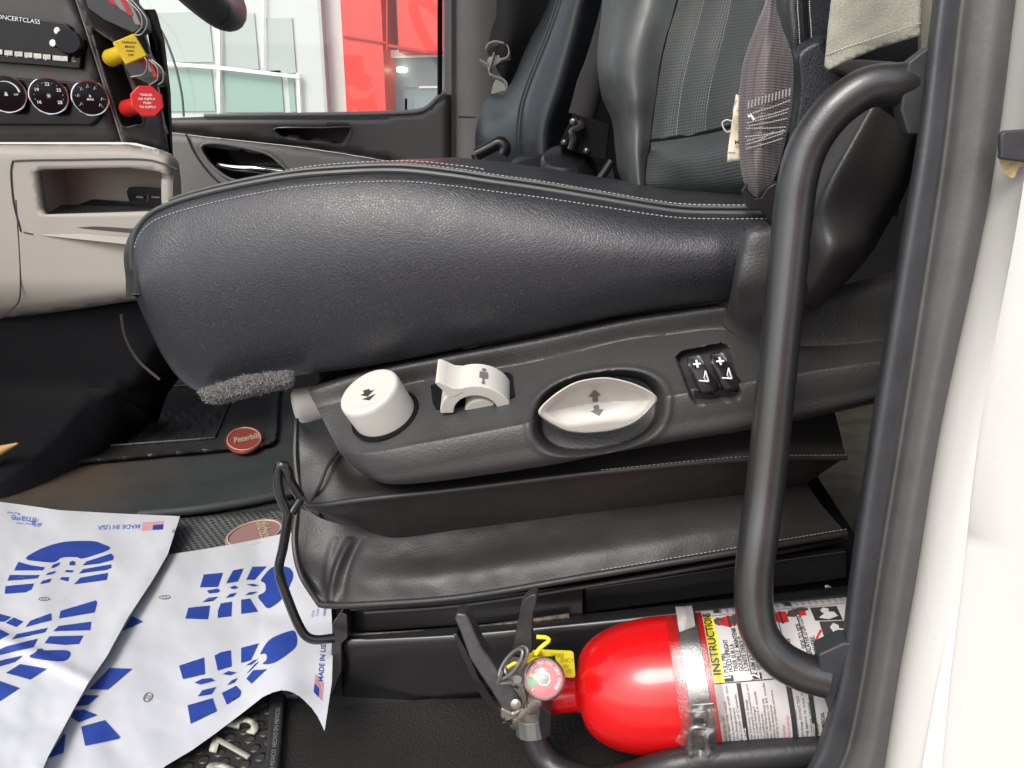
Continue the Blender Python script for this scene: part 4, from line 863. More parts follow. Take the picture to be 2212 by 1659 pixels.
lc_ = [(1393, 395, 1.09), (1458, 392, 1.05), (1520, 392, 1.005), (1588, 390, .955), (1665, 385, .91)]
ld = [(1396, 418, 1.10), (1458, 426, 1.07), (1520, 428, 1.03), (1588, 426, .98), (1665, 420, .94)]
def lowf(p): return p+Vector((0, .0012*noise.noise(p*35), 0))
g = G(); g.rails([[P(*q) for q in r] for r in (hs_, [(q[0], q[1]+16, q[2]-.018) for q in hs_], lb, lc_, ld)], 80, 50, lowf); obj('lumbar_panel', g, 'perf', T, sharp=80)
# near bolster (side of the backrest) and padded lobe
n0_ = [(1670, -160, .93), (1660, -20, .92), (1668, 90, .91), (1680, 200, .90), (1670, 330, .89), (1660, 430, .88)]
n1_ = [(1720, -160, .875), (1700, -20, .865), (1705, 90, .86), (1710, 200, .86), (1700, 330, .85), (1690, 430, .85)]
n2_ = [(1760, -160, .87), (1738, -20, .862), (1740, 60, .86), (1745, 150, .86), (1740, 330, .85), (1730, 430, .85)]
n3_ = [(1830, -160, .88), (1810, -20, .875), (1815, 60, .87), (1830, 150, .87), (1830, 330, .87), (1830, 430, .87)]
n4_ = [(2000, -160, .93), (1990, -20, .93), (1985, 60, .93), (1980, 150, .93), (1960, 330, .93), (1940, 470, .93)]
bk('near_bolster', 'leather', [n0_, n1_, n2_], wr=.002); bk('side_panel', 'leather', [n2_, n3_, n4_], wr=.002)
for off in (-10, 16): g = G(); stitches(g, [P(q[0]+off-4, q[1], q[2]-.004) for q in n2_[:4]], 70, r=.0006); obj('bolster_stitching', g, 'stitchw', T)
g = G(); g.tube([P(q[0]+2, q[1], q[2]-.001) for q in n2_], .0022, 8, n=50); obj('bolster_seam', g, 'black', T)
lobe = rnd([(1708, 122), (1726, 96), (1755, 79), (1783, 78), (1800, 110), (1830, 150), (1850, 190), (1800, 260), (1760, 330), (1730, 400), (1700, 430), (1690, 380), (1698, 290), (1712, 200)], 70)
g = G(); sheet(g, lobe, lambda u, v, e: P(u, v, .845-.032*min(1, e/16)**.5), 7); obj('shoulder_pad', g, 'leather', T, solid=.03, flip='eye', sharp=70)
# sewn-in cloth label
g = G(); sheet(g, [(1590, 203), (1597, 207), (1600, 350), (1594, 347), (1571, 351), (1572, 330), (1577, 290)], lambda u, v, e: P(u, v, .80+.002*math.sin(v*.07)), 9); tl = obj('cloth_label', g, 'labelcloth', T, solid=.0008)
g = G(); g.tube([P(1578, 283, .80), P(1570, 285, .80), (P(1562, 275, .80)), P(1561, 264, .80), P(1570, 259, .80), P(1582, 262, .80)], .0007, 6, n=20); g.tube([P(1590, 215, .8), P(1584, 240, .799), P(1586, 262, .8)], .0004, 5, n=10); obj('loose_thread', g, 'stitchw', tl)
g = G(); fn = lambda u, v: P(u, v, .797); text(g, 'M', tp((1587, 312), (1, -.05), (-.05, -1), fn), 13, True); text(g, 'imp', tp((1585, 320), (1, 0), (0, -1), fn), 6); text(g, 'Assem', tp((1573, 331), (1, 0), (0, -1), fn), 6, True); obj('label_print', g, 'ink', tl)
# recliner ironwork seen in the gap
g = G(); g.prism([P(*c3(*p), 1.28) for p in [(950, 870), (1230, 960), (1200, 1240), (1100, 1220), (830, 1130)]], (0, .04, 0)); rc_ = obj('recliner_plate', g, 'black', T, bevel=.002)
g = G()
for x, y, r in ((950, 940, .007), (880, 1100, .006), (1050, 1165, .006)): g.lathe([(0, r), (.004, r), (.006, r*.5)], P(*c3(x, y), 1.28), (0, -1, .2), 6)
g.tube([P(*c3(1000, 940), 1.27), P(*c3(1010, 980), 1.265), P(*c3(940, 1010), 1.265), P(*c3(950, 1080), 1.265), P(*c3(930, 1150), 1.268)], .006, 8, n=20); obj('recliner_bolt', g, 'gunmetal', rc_)
g = G(); g.tube([P(*c3(1010, 900), 1.3), P(*c3(1040, 800), 1.3), P(*c3(1080, 650), 1.3), P(*c3(1140, 500), 1.3), P(*c3(1230, 200), 1.32), P(*c3(1300, -100), 1.34)], .022, 12, n=26); obj('recliner_arm', g, 'cloth', rc_)
g = G(); g.lathe([(0, .055), (.03, .05), (.05, .035), (.055, .01)], P(1222, 395, 1.33), (0, -.6, 1), 30); g.lathe([(0, .04), (.02, .035), (.03, .01)], P(1150, 378, 1.33), (0, -.6, 1), 30); obj('hinge_dome', g, 'plastic_s', T)
g = G(); g.tube([P(*c3(1130, 1415), 1.2), P(*c3(1245, 1240), 1.2)], .006, 8); g.prism([P(*c3(*p), 1.22) for p in [(1130, 1415), (1245, 1240), (1280, 1440), (1180, 1460)]], (0, .02, 0)); obj('buckle_stalk', g, 'plastic_s', T, bevel=.001)
# ================================================================ PASSENGER SEAT
t = thing('passenger_seat', 'far black leather passenger seat turned slightly towards the windscreen', 'seat', P(1150, 420, 1.6))
def pk_(nm, m, rails_, nu=60, nv=30, par=t): 
    g = G(); g.rails([[P(*q) for q in r] for r in rails_], nu, nv); return obj(nm, g, m, par, sharp=75)
e0 = [(c3(*p)[0], c3(*p)[1], 1.78) for p in [(860, -500), (760, 0), (600, 330), (430, 700), (300, 730), (220, 900), (190, 1050), (195, 1180), (230, 1330), (260, 1700)]]
e1 = [(c3(*p)[0], c3(*p)[1], 1.66) for p in [(930, -500), (800, 0), (655, 330), (510, 650), (410, 850), (320, 950), (270, 1050), (265, 1180), (300, 1330), (330, 1700)]]
e2 = [(c3(*p)[0], c3(*p)[1], 1.55) for p in [(990, -500), (850, 0), (745, 300), (625, 600), (570, 760), (548, 860), (530, 1000), (530, 1150), (560, 1330), (580, 1700)]]
e3 = [(c3(*p)[0], c3(*p)[1], 1.50) for p in [(1020, -500), (880, 0), (790, 300), (680, 600), (625, 760), (600, 860), (590, 1000), (590, 1150), (620, 1300), (640, 1700)]]
e4 = [(c3(*p)[0], c3(*p)[1], 1.47) for p in [(1150, -500), (1030, 0), (960, 300), (880, 600), (830, 760), (790, 860), (750, 1000), (740, 1150), (740, 1280), (760, 1700)]]
e5 = [(c3(*p)[0], c3(*p)[1], 1.60) for p in [(1400, -500), (1250, 0), (1150, 420), (1060, 650), (1000, 780), (940, 900), (880, 1030), (850, 1150), (830, 1280), (850, 1700)]]
pk_('backrest_face', 'farleather', [e0, e1, e2]); pk_('backrest_side', 'farleather', [e2, e3, e4, e5])
g = G(); g.tube([P(q[0]+1, q[1], q[2]-.005) for q in e2], .005, 8, n=60); g.tube([P(q[0]-6, q[1], q[2]-.003) for q in e2], .003, 8, n=60); obj('piping', g, 'farleather', t)
g = G(); g.tube([P(*c3(200, 1190), 1.5), P(*c3(300, 1140), 1.5), P(*c3(380, 1100), 1.5), P(*c3(420, 1140), 1.5), P(*c3(400, 1190), 1.5)], .012, 10, n=20); g.tube([P(*c3(200, 1190), 1.5), P(*c3(215, 1270), 1.5), P(*c3(240, 1290), 1.5)], .010, 10, n=10); obj('armrest_bracket', g, 'plastic_s', t)
g = G(); g.tube([P(*c3(240, 1240), 1.49), P(*c3(330, 1275), 1.49), P(*c3(420, 1300), 1.49)], .003, 8); g.tube([P(*c3(240, 1240), 1.49), P(*c3(230, 1290), 1.49)], .004, 8); obj('bracket_pin', g, 'steel', t)
g = G(); c_ = P(1180, 400, 1.6); g.box(c_+Vector((-.02, .12, -.12)), .45, .45, .14); obj('seat_cushion', g, 'farleather', t, bevel=.03)
g = G(); g.box(Vector((c_.x, 1.74, .2)), .3, .25, .4); obj('seat_base', g, 'black', t, bevel=.01)
# ================================================================ SEAT BELT
t = thing('seat_belt', 'mauve grey seat belt webbing running down beside the backrest to a black anchor', 'seat belt', P(1640, 440, .79))
bL = [(1672, -90, .80), (1654, 0, .80), (1632, 58, .798), (1606, 134, .796), (1597, 205, .794), (1595, 288, .792), (1600, 360, .79), (1610, 400, .79), (1628, 424, .79)]
bM = [(1684, -90, .792), (1666, 0, .79), (1660, 60, .785), (1660, 134, .778), (1657, 205, .775), (1647, 288, .774), (1638, 370, .776), (1636, 405, .78), (1635, 427, .784)]
bR = [(1690, -90, .80), (1677, 0, .80), (1690, 60, .80), (1712, 128, .80), (1712, 224, .80), (1700, 288, .798), (1680, 370, .795), (1660, 405, .79), (1641, 427, .79)]
g = G(); g.rails([[P(*q) for q in r] for r in (bL, bM, bR)], 120, 40); wb = obj('webbing', g, 'webbing', t, solid=.0012, sharp=80)
g = G(); 
W = lambda x, y: P(*c4(x, y), .7735-.00002*abs(x-480)+.00011*abs(c4(x, y)[0]-1655)*.9)
for a, b_ in (((345, 775), (630, 680)), ((400, 800), (620, 735)), ((345, 830), (610, 760)), ((340, 868), (600, 858)), ((355, 850), (610, 800)), ((330, 925), (600, 885)), ((345, 950), (590, 880)), ((340, 975), (585, 900)), ((335, 1005), (580, 935)), ((400, 960), (520, 890))):
    stitches(g, [W(*a), W((a[0]+b_[0])/2, (a[1]+b_[1])/2+4), W(*b_)], 16, r=.0007, gap=.7)
for k in range(13):
    x = 352+k*23; y = 700-k*7; stitches(g, [W(x, y+25), W(x+3, y-22)], 1, r=.0006); g.tube([W(x, y+25), W(x+2, y), W(x+4, y-20)], .0006, 5)
obj('webbing_stitching', g, 'stitch', wb)
g = G(); g.tube([W(350, 790), W(370, 780), W(390, 810)], .0012, 6); obj('frayed_spot', g, 'white_ink', wb)
g = G(); g.prism([P(*c4(*p), .772) for p in [(305, 1290), (345, 1235), (352, 1245), (345, 1285), (395, 1340), (440, 1335), (480, 1270), (530, 1240), (600, 1230), (600, 1500), (500, 1500), (440, 1420), (400, 1415), (360, 1420), (335, 1380)]], (0, .006, 0)); obj('anchor_bracket', g, 'plastic_s', t, bevel=.0015)
# ================================================================ CAB SHELL: near side
t = thing('door_seal', 'weathered grey rubber door seal running down the edge of the cab opening', 'door seal', P(1850, 1600, .55))
def Ys(v): return .665-.105*min(1.2, max(-.2, v/1659))
sv = [(-260, 2062, 2090, 2122, 2222), (0, 2019, 2052, 2080, 2189), (300, 1984, 2018, 2046, 2152), (531, 1947, 1983, 2012, 2112), (929, 1883, 1920, 1950, 2026), (1250, 1838, 1868, 1898, 1974), (1460, 1811, 1838, 1866, 1936), (1600, 1772, 1806, 1838, 1914), (1660, 1745, 1780, 1815, 1905), (1800, 1660, 1700, 1750, 1890)]
r1 = [P(a-4, v, Ys(v)+.05) for v, a, b_, c_, d_ in sv]; r2 = [P(a, v, Ys(v)+.004) for v, a, b_, c_, d_ in sv]; r3 = [P((a*.6+b_*.4), v, Ys(v)-.010) for v, a, b_, c_, d_ in sv]
r4 = [P(c_-12, v, Ys(v)-.008) for v, a, b_, c_, d_ in sv]; r5 = [P(c_, v, Ys(v)-.003) for v, a, b_, c_, d_ in sv]; r6 = [P(c_*.75+d_*.25, v, Ys(v)-.014) for v, a, b_, c_, d_ in sv]
r7 = [P(c_*.3+d_*.7, v, Ys(v)-.022) for v, a, b_, c_, d_ in sv]; r8 = [P(d_, v, Ys(v)-.014) for v, a, b_, c_, d_ in sv]; r9 = [P(d_+6, v, Ys(v)+.004) for v, a, b_, c_, d_ in sv]
g = G(); g.rails([r1, r2, r3, r4], 140, 24); obj('inner_lip', g, 'rubber_d', t, sharp=75)
g = G(); g.rails([r4, r5, r6, r7, r8, r9], 140, 40); obj('outer_bulb', g, 'rubber', t, sharp=75)
t = thing('cab_side', 'white painted cab side panel at the right edge beyond the seal', 'body panel', P(2150, 1500, .55))
q1 = [P(d_+2, v, Ys(v)+.002) for v, a, b_, c_, d_ in sv]; q2 = [P(d_+40, v, Ys(v)-.022) for v, a, b_, c_, d_ in sv]; q3 = [P(d_+130, v, Ys(v)-.036) for v, a, b_, c_, d_ in sv]; q4 = [P(d_+420, v, Ys(v)-.03) for v, a, b_, c_, d_ in sv]
q5 = [p+Vector((1.2, .02, 0)) for p in q4]
g = G(); g.rails([q1, q2, q3, q4, q5], 60, 40); g.v and obj('side_panel', g, 'bodywhite', t, sharp=75)
g = G(); g.prism([P(u, v, .60) for u, v in rnd([(2163, 290), (2172, 282), (2260, 284), (2260, 346), (2166, 344), (2162, 330)], 24)], (0, .006, 0)); st_ = obj('striker_plate', g, 'rubber_d', t, bevel=.002)
g = G(); sheet(g, rnd([(2158, 342), (2180, 346), (2250, 348), (2255, 372), (2205, 360), (2190, 385), (2170, 372)], 30), lambda u, v, e: P(u, v, .612), 6); obj('rust_stain', g, mat('rust_stain', (.52, .40, .22), .7, var=.4, vscale=90), t)
g = G(); g.tube([P(2192, 930, .585), P(2196, 1050, .58), (P(2190, 1090, .575)), P(2194, 1105, .575), P(2240, 1118, .57)], .0016, 6, n=30); obj('pressed_line', g, 'bodywhite', t)
# side wall behind the seal, roof edge and sill: shade the cab as the real shell does
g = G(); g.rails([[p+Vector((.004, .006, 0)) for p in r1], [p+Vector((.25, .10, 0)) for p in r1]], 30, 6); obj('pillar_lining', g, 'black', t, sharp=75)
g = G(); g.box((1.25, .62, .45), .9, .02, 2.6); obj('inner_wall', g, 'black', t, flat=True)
t = thing('door_sill', 'dark sill plate along the bottom of the cab opening', 'sill', (0, .44, -.1))
g = G(); g.box((0, .40, -.08), 3.2, .10, .14); obj('sill_plate', g, 'vinylfloor', t, bevel=.01)
# floor vinyl between mats and sill
g = G(); sheet(g, [(600, 1534), (700, 1528), (1050, 1500), (1900, 1420), (1900, 1800), (560, 1800), (585, 1659)], lambda u, v, e: Fz(u, v, .004), 26); obj('vinyl_floor', g, 'vinylfloor', kind='structure', sharp=80)
# ================================================================ GRAB HANDLE
t = thing('grab_handle', 'long bent black grab handle with grained coating beside the door opening', 'grab handle', P(1640, 1300, .58))
hp = [(1985, 181, .690), (1940, 182, .686), (1872, 190, .684), (1811, 230, .684), (1766, 282, .684), (1738, 335, .683), (1721, 400, .68), (1711, 480, .676), (1694, 650, .664), (1674, 850, .648), (1653, 1050, .630), (1636, 1180, .613), (1628, 1250, .605), (1629, 1310, .598), (1642, 1370, .59), (1680, 1420, .582), (1732, 1450, .578), (1785, 1465, .576)]
g = G(); g.tube([P(*q) for q in hp], .0162, 28, n=160); obj('tube', g, 'handle', t, sharp=80)
for nm, pl_, Y in (('mount_plate', [(1962, 134), (2012, 96), (2030, 96), (2000, 290), (1962, 291), (1946, 237)], .672), ('mount_plate', [(1768, 1415), (1822, 1390), (1840, 1390), (1815, 1560), (1793, 1542), (1781, 1500)], .566)):
    g = G(); g.prism([P(*p, Y) for p in pl_], (0, .02, 0)); obj(nm, g, 'rubber_d', t, bevel=.002)
# ================================================================ KHAKI CURTAIN
t = thing('sleeper_curtain', 'khaki grained vinyl curtain with stitched hem hanging behind the driver seat', 'curtain', P(1890, 150, .78))
def cw(u, v, e): return P(u, v, .775+.004*math.sin(u*.03)+.0015*noise.noise(Vector((u*.02, v*.02, 0))))
g = G(); sheet(g, [(1797, -260), (1995, -260), (1990, 0), (1988, 77), (1900, 104), (1830, 132), (1792, 150), (1784, 148), (1781, 140), (1788, 60), (1795, 0)], cw, 9); kc = obj('curtain', g, 'khaki', t, solid=.004, flip='eye', sharp=70)
g = G(); stitches(g, [cw(1786, 118, 0)+Vector((0, -.001, 0)), cw(1850, 95, 0)+Vector((0, -.001, 0)), cw(1988, 50, 0)+Vector((0, -.001, 0))], 34, r=.0006); obj('hem_stitching', g, 'stitchw', kc)
g = G(); g.rails([[P(1786, 150, .776), P(1800, 140, .81), P(1840, 132, .84), P(1900, 135, .86), P(1960, 140, .86)], [P(1786, 154, .778), P(1810, 156, .80), P(1830, 164, .82), P(1870, 158, .84), P(1930, 150, .86)]], 30, 8); obj('curtain_fold', g, 'greytrim', t, solid=.002)
g = G(); g.prism([P(*p, .80) for p in [(1990, -260), (2060, -260), (2024, 0), (2010, 100), (1990, 118)]], (0, .01, 0)); obj('curtain_edge', g, 'khaki', t, bevel=.002)
# ================================================================ DRIVER RUBBER MAT
t = thing('driver_mat', 'honeycomb rubber floor mat with pale raised numerals, mostly hidden under the printed papers', 'floor mat', Fz(420, 1400, .006))
up_ = [(-60, 1180), (200, 1140), (370, 1122), (470, 1112), (606, 1098), (690, 1085), (690, 1500), (-60, 1500)]
g = G(); sheet(g, up_, lambda u, v, e: Fz(u, v, .010+.003*math.exp(-((e-8)/6)**2)), 16); obj('honeycomb_panel', g, 'mat_h', t, solid=.006, flip='eye')
lo_ = [(200, 1501), (614, 1501), (604, 1640), (602, 1700), (598, 1800), (150, 1800)]
g = G(); sheet(g, lo_, lambda u, v, e: Fz(u, v, .010), 16); dm = obj('dimpled_panel', g, 'mat_n', t, solid=.006, flip='eye')
g = G(); st = [(583, 1496), (614, 1496), (608, 1600), (600, 1680), (592, 1800), (560, 1800), (568, 1680), (576, 1600)]
g.prism([Fz(u, v, .016) for u, v in st], (0, 0, -.008)); bo = obj('mat_border', g, 'mat_d', t, bevel=.003)
g = G(); text(g, 'MADE IN MEXICO  HECHO EN MEXICO', tp((588, 1655+40), (.105, -1), (-1, -.1), lambda u, v: Fz(u, v, .0168)), 13, squeeze=.72); obj('border_lettering', g, 'greytrim', bo)
g = G(); fn = lambda z: (lambda u, v: Fz(u, v, z))
vs, fs = textgeo('579', True)
m_ = tp((428, 1700), (.34, -1.0), (-1.0, -.25), fn(.0165))
for nm, mm, z, off in (('raised_numeral', 'cream2', .0115, 0),):
    for s_, O in (('5', (556, 1574)), ('7', (540, 1628)), ('9', (530, 1682))):
        g = G(); text(g, s_, tp(O, (.18, -.60), (-1, -.25), fn(z)), 118, True, True); obj(nm, g, mm, t, solid=.003, off=1, flip='eye')
badge2 = oval(549, 1152, 66, 28, -.28, 48)
g = G(); g.prism([Fz(u, v, .020) for u, v in badge2], (0, 0, -.008)); bd = obj('badge', g, 'emblem2', t, bevel=.001)
b3 = oval(549, 1152, 60, 24, -.28, 48)
g = G(); g.tube([Fz(u, v, .021) for u, v in b3+[b3[0]]], .0014, 6); text(g, 'Peterbilt', tp((560, 1150), (-.15, -.5), (1.3, -.22), fn(.0215)), 30, True, True, squeeze=.8); obj('badge_lettering', g, 'cream', bd)
# ================================================================ PRINTED PAPER FLOOR SHEETS
def c7l(p): return [c7(*q) for q in p]
Lout = [(-200, 1060), (-80, 1075), (0, 1084), (60, 1092), (128, 1102), (250, 1109), (389, 1115), (362, 1198), (330, 1253), (277, 1333), (230, 1419), (190, 1476), (153, 1543), (103, 1636), (80, 1690), (40, 1780), (-200, 1780)]
Rout = [(345, 1203), (362, 1198), (430, 1188), (500, 1176), (560, 1164), (610, 1153), (650, 1148), (700, 1150), (715, 1300), (719, 1393), (717, 1473), (701, 1579), (687, 1549), (674, 1530), (660, 1516), (647, 1504), (633, 1496), (620, 1492), (607, 1491), (588, 1496), (567, 1506), (520, 1543), (467, 1583), (417, 1619), (360, 1653), (300, 1700), (200, 1790), (0, 1820), (20, 1650), (120, 1450), (250, 1250)]
def nz(a, b_, s): return noise.noise(Vector((a*s, b_*s, 2.7)))
def hR(u, v):
    h = .022+.004*nz(u, v, .012)+.0006*nz(u, v, .035)
    x = max(0, u-560); h += .00024*x*(1+max(0, (v-1350))/300)
    h += .030*math.exp(-((u-610)/60)**2)*max(0, min(1, (v-1330)/170))
    return h
def hL(u, v):
    h = .031+.004*nz(u, v, .012)+.0009*nz(u+90, v, .03)
    d_ = (u-330)*.77+(v-1253)*.44      # along the lifted right edge
    h += .006*math.exp(-((edged((u, v), [(389, 1115), (92, 1659), (91, 1660)]))/30)**2)
    # crease
    h += .004*math.exp(-(((u-90)*.45-(v-1420)*.9+ (0))/14)**2)
    return max(h, .026)
def mR(u, v, e=0): return Fz(u, v, hR(u, v))
def mL(u, v, e=0): return Fz(u, v, hL(u, v))
pr = thing('paper_floor_sheet', 'white paper floor sheet with blue boot prints, its corner curling up against the seat base', 'paper sheet', Fz(450, 1400, .01), 'printed paper floor sheets')
plf = thing('paper_floor_sheet', 'white paper floor sheet with blue boot prints, lying on top at the left', 'paper sheet', Fz(150, 1400, .02), 'printed paper floor sheets')
g = G(); sheet(g, Rout, mR, 9); obj('sheet', g, 'paper', pr, sharp=180)
g = G(); sheet(g, Lout, mL, 8); obj('sheet', g, 'paper', plf, sharp=180)
LP_ = [[(165, 300), (260, 240), (380, 200), (480, 188), (600, 188), (660, 205), (712, 240), (540, 300), (500, 292), (400, 295), (350, 325), (240, 318)],
 [(120, 322), (200, 345), (290, 358), (278, 378), (90, 378)], [(62, 408), (258, 408), (240, 430), (48, 445)], [(35, 480), (220, 462), (205, 500), (165, 520), (30, 530)],
 [(535, 345), (560, 320), (720, 268), (738, 290), (730, 310), (640, 335)], [(510, 398), (540, 370), (720, 338), (722, 360), (690, 375)], [(480, 468), (520, 425), (700, 393), (690, 440)],
 [(330, 360), (345, 340), (390, 325), (380, 345), (345, 362)], [(295, 410), (310, 395), (365, 380), (350, 398)], [(258, 468), (275, 445), (335, 430), (320, 455)], [(450, 325), (470, 315), (486, 322), (488, 345), (450, 345)], [(418, 388), (430, 375), (475, 378), (470, 392)], [(385, 435), (400, 422), (448, 422), (440, 450)],
 [(382, 690), (392, 640), (620, 572), (630, 585), (612, 650)], [(165, 745), (195, 705), (330, 655), (335, 700)], [(345, 772), (380, 738), (590, 710), (585, 765)], [(75, 825), (110, 790), (310, 750), (290, 780)],
 [(288, 850), (320, 805), (540, 800), (510, 855), (420, 860)], [(-20, 930), (0, 890), (40, 870), (245, 820), (215, 875)], [(195, 942), (235, 905), (240, 888), (280, 885), (285, 895), (448, 900), (410, 965)],
 [(-20, 1005), (-20, 970), (30, 955), (148, 930), (100, 970)], [(38, 1042), (130, 985), (305, 1015), (195, 1085)], [(-80, 1060), (0, 1095), (128, 1140), (0, 1225), (-80, 1260)], [(-60, 650), (0, 660), (75, 680), (30, 710), (-60, 710)], [(35, 718), (90, 683), (150, 710), (105, 745)], [(-60, 745), (0, 760), (62, 790), (0, 825), (-60, 830)]]
RP_ = [[(1320, 405), (1445, 393), (1412, 485), (1295, 488)], [(1510, 378), (1578, 365), (1540, 450), (1465, 462)], [(1635, 355), (1728, 352), (1650, 438), (1595, 440)],
 [(1690, 440), (1770, 355), (1870, 360), (1900, 410), (1880, 470), (1840, 550), (1745, 622), (1700, 590), (1672, 545), (1712, 520), (1722, 495), (1715, 460)],
 [(1200, 690), (1220, 620), (1360, 605), (1348, 695)], [(1410, 685), (1412, 640), (1430, 592), (1503, 580), (1498, 675)], [(1562, 568), (1620, 560), (1672, 645), (1562, 660)],
 [(1340, 508), (1410, 495), (1428, 510), (1410, 522), (1355, 528)], [(1310, 585), (1350, 555), (1415, 548), (1380, 575)], [(1488, 490), (1520, 475), (1545, 490), (1510, 500)], [(1460, 558), (1490, 530), (1535, 522), (1510, 548)], [(1595, 468), (1640, 465), (1680, 475), (1640, 482)], [(1585, 540), (1615, 520), (1670, 515), (1640, 532)],
 [(1160, 995), (1322, 942), (1328, 1050), (1185, 1083)], [(1390, 930), (1430, 908), (1495, 895), (1500, 1000), (1410, 1027)], [(1562, 880), (1678, 850), (1625, 960), (1562, 978)],
 [(1685, 920), (1750, 825), (1880, 770), (1915, 780), (1925, 850), (1890, 900), (1780, 975), (1700, 985), (1725, 960), (1728, 930), (1712, 915)], [(1595, 1080), (1640, 1025), (1730, 1018), (1630, 1112)],
 [(1437, 1172), (1530, 1125), (1563, 1160), (1555, 1195), (1470, 1248)], [(1215, 1252), (1378, 1205), (1405, 1290), (1235, 1372)], [(1260, 1105), (1310, 1080), (1370, 1075), (1392, 1092), (1300, 1118)], [(1282, 1195), (1310, 1155), (1400, 1133), (1370, 1180)],
 [(1442, 1050), (1480, 1030), (1535, 1040), (1490, 1058)], [(1473, 1122), (1500, 1090), (1540, 1075), (1520, 1105)], [(1592, 995), (1640, 962), (1675, 952), (1630, 988)], [(1595, 1050), (1655, 980), (1680, 968), (1620, 1030)],
 [(575, 1148), (710, 1010), (858, 1015), (700, 1150)], [(490, 1257), (540, 1185), (642, 1188), (570, 1250)], [(460, 1330), (480, 1285), (545, 1280), (632, 1315), (510, 1362)], [(525, 1390), (680, 1348), (780, 1460), (765, 1470), (552, 1515)], [(310, 1595), (412, 1435), (425, 1445), (412, 1560)], [(795, 770), (855, 672), (928, 710)]]
def prints(P_, mf, par, cuts):
    def lift(u, v, e=0):
        p = mf(u, v); return p+(EYE-p).normalized()*.0012
    for i, q in enumerate(P_):
        if i in cuts: g = G()
        pl = c7l(q); a = rnd([pl[0]]+pl[1:], len(pl)*5) if len(pl) > 6 else pl
        try: sheet(g, a, lift, 6)
        except Exception as e: print('print', e)
        if i+1 in cuts or i+1 == len(P_): obj('boot_print', g, 'blue', par, flip='eye')
    return lift
lR = prints(RP_, mR, pr, (0, 13, 26)); lL = prints(LP_, mL, plf, (0, 13))
def number22(par, c, ex, ey, lift, s_):
    g = G(); O = c7(*c); el = [(O[0]+ex[0]*math.cos(k*math.pi/16)*1.15*s_+ey[0]*math.sin(k*math.pi/16)*.75*s_, O[1]+ex[1]*math.cos(k*math.pi/16)*1.15*s_+ey[1]*math.sin(k*math.pi/16)*.75*s_) for k in range(33)]
    g.tube([lift(*q) for q in el], .0005, 4); text(g, '22', tp((O[0]-ey[0]*s_*.4, O[1]-ey[1]*s_*.4), ex, ey, lift), s_*1.25, False, True); obj('circled_number', g, 'inkg', par)
number22(pr, (958, 1200), (.35, -.75), (-1.0, -.2), lR, 11); number22(pr, (1066, 552), (-1, .05), (.1, .55), lR, 10); number22(plf, (285, 563), (-1, .05), (.1, .5), lL, 10)
# right sheet: lettering and flag by the curled edge
g = G(); text(g, 'MADE IN USA', tp(c7(2090, 1100), (.09, -1), (-1, -.12), lR), 15, True, squeeze=.98); obj('lettering', g, 'blue', pr)
def quad(g, P4, fn, n=4, ns=None): 
    g.add([fn(*p) for p in P4], [(0, 1, 2, 3)])
def flag(par, A, ex, ey, fn, red, blu):
    # A: outer corner; ex along the stripes, ey across
    g = G()
    for i in range(7):
        a = i/7; b_ = a+.085
        for k in range(5):
            p = lambda s_, t_: (A[0]+ex[0]*s_+ey[0]*t_, A[1]+ex[1]*s_+ey[1]*t_)
            quad(g, [p(k/5, a), p((k+1)/5, a), p((k+1)/5, b_), p(k/5, b_)], fn)
    o = obj('flag', g, red, par, flip=1)
    g = G(); f2 = lambda u, v: (lambda q: q+(EYE-q).normalized()*.0006)(fn(u, v))
    p = lambda s_, t_: (A[0]+ex[0]*s_+ey[0]*t_, A[1]+ex[1]*s_+ey[1]*t_)
    for k in range(4): quad(g, [p(.0+k*.12, 0), p(.12+k*.12, 0), p(.12+k*.12, .56), p(k*.12, .56)], f2)
    obj('flag_canton', g, blu, o, flip=1)
A_ = c7(2032, 1165); flag(pr, A_, (c7(2040, 1050)[0]-A_[0]+1, -40), (19, 22), lR, 'red_l', 'blue')
g = G(); text(g, 'OUR', tp(c7(2030, 680), (.2, -1), (-1, 0), lR), 7); text(g, 'COM', tp(c7(2060, 675), (.2, -1), (-1, 0), lR), 7); text(g, 'image', tp(c7(2108, 672), (.1, -1), (-1, 0), lR), 11, True, squeeze=.6); obj('logo_print', g, 'blue_l', pr)
# left sheet, upside down
g = G(); text(g, 'MADE IN USA', tp((c7(912, 85)[0], c7(912, 85)[1]-2), (-1, .03), (-.1, 1), lL), 13.5, True, squeeze=1.12); obj('lettering', g, 'blue_l', plf)
A_ = c7(1055, 70); flag(plf, (A_[0], A_[1]+14), (-46, 3), (2, -19), lL, 'red_l', 'blue')
g = G(); text(g, 'image', tp(c7(238, 38), (-1, -.12), (-.1, .9), lL), 24, True, squeeze=.98); text(g, 'floor mats', tp(c7(205, 72), (-1, -.05), (0, .8), lL), 8); text(g, 'thermal', tp(c7(130, 5), (-1, -.1), (0, .8), lL), 9)
for r_q in (4, 7, 10): g.tube([lL(c7(238, 72)[0]+r_q*math.cos(k*.4), c7(238, 72)[1]+r_q*.8*math.sin(k*.4)) for k in range(14)], .0006, 4)
obj('logo_print', g, 'blue_l', plf)
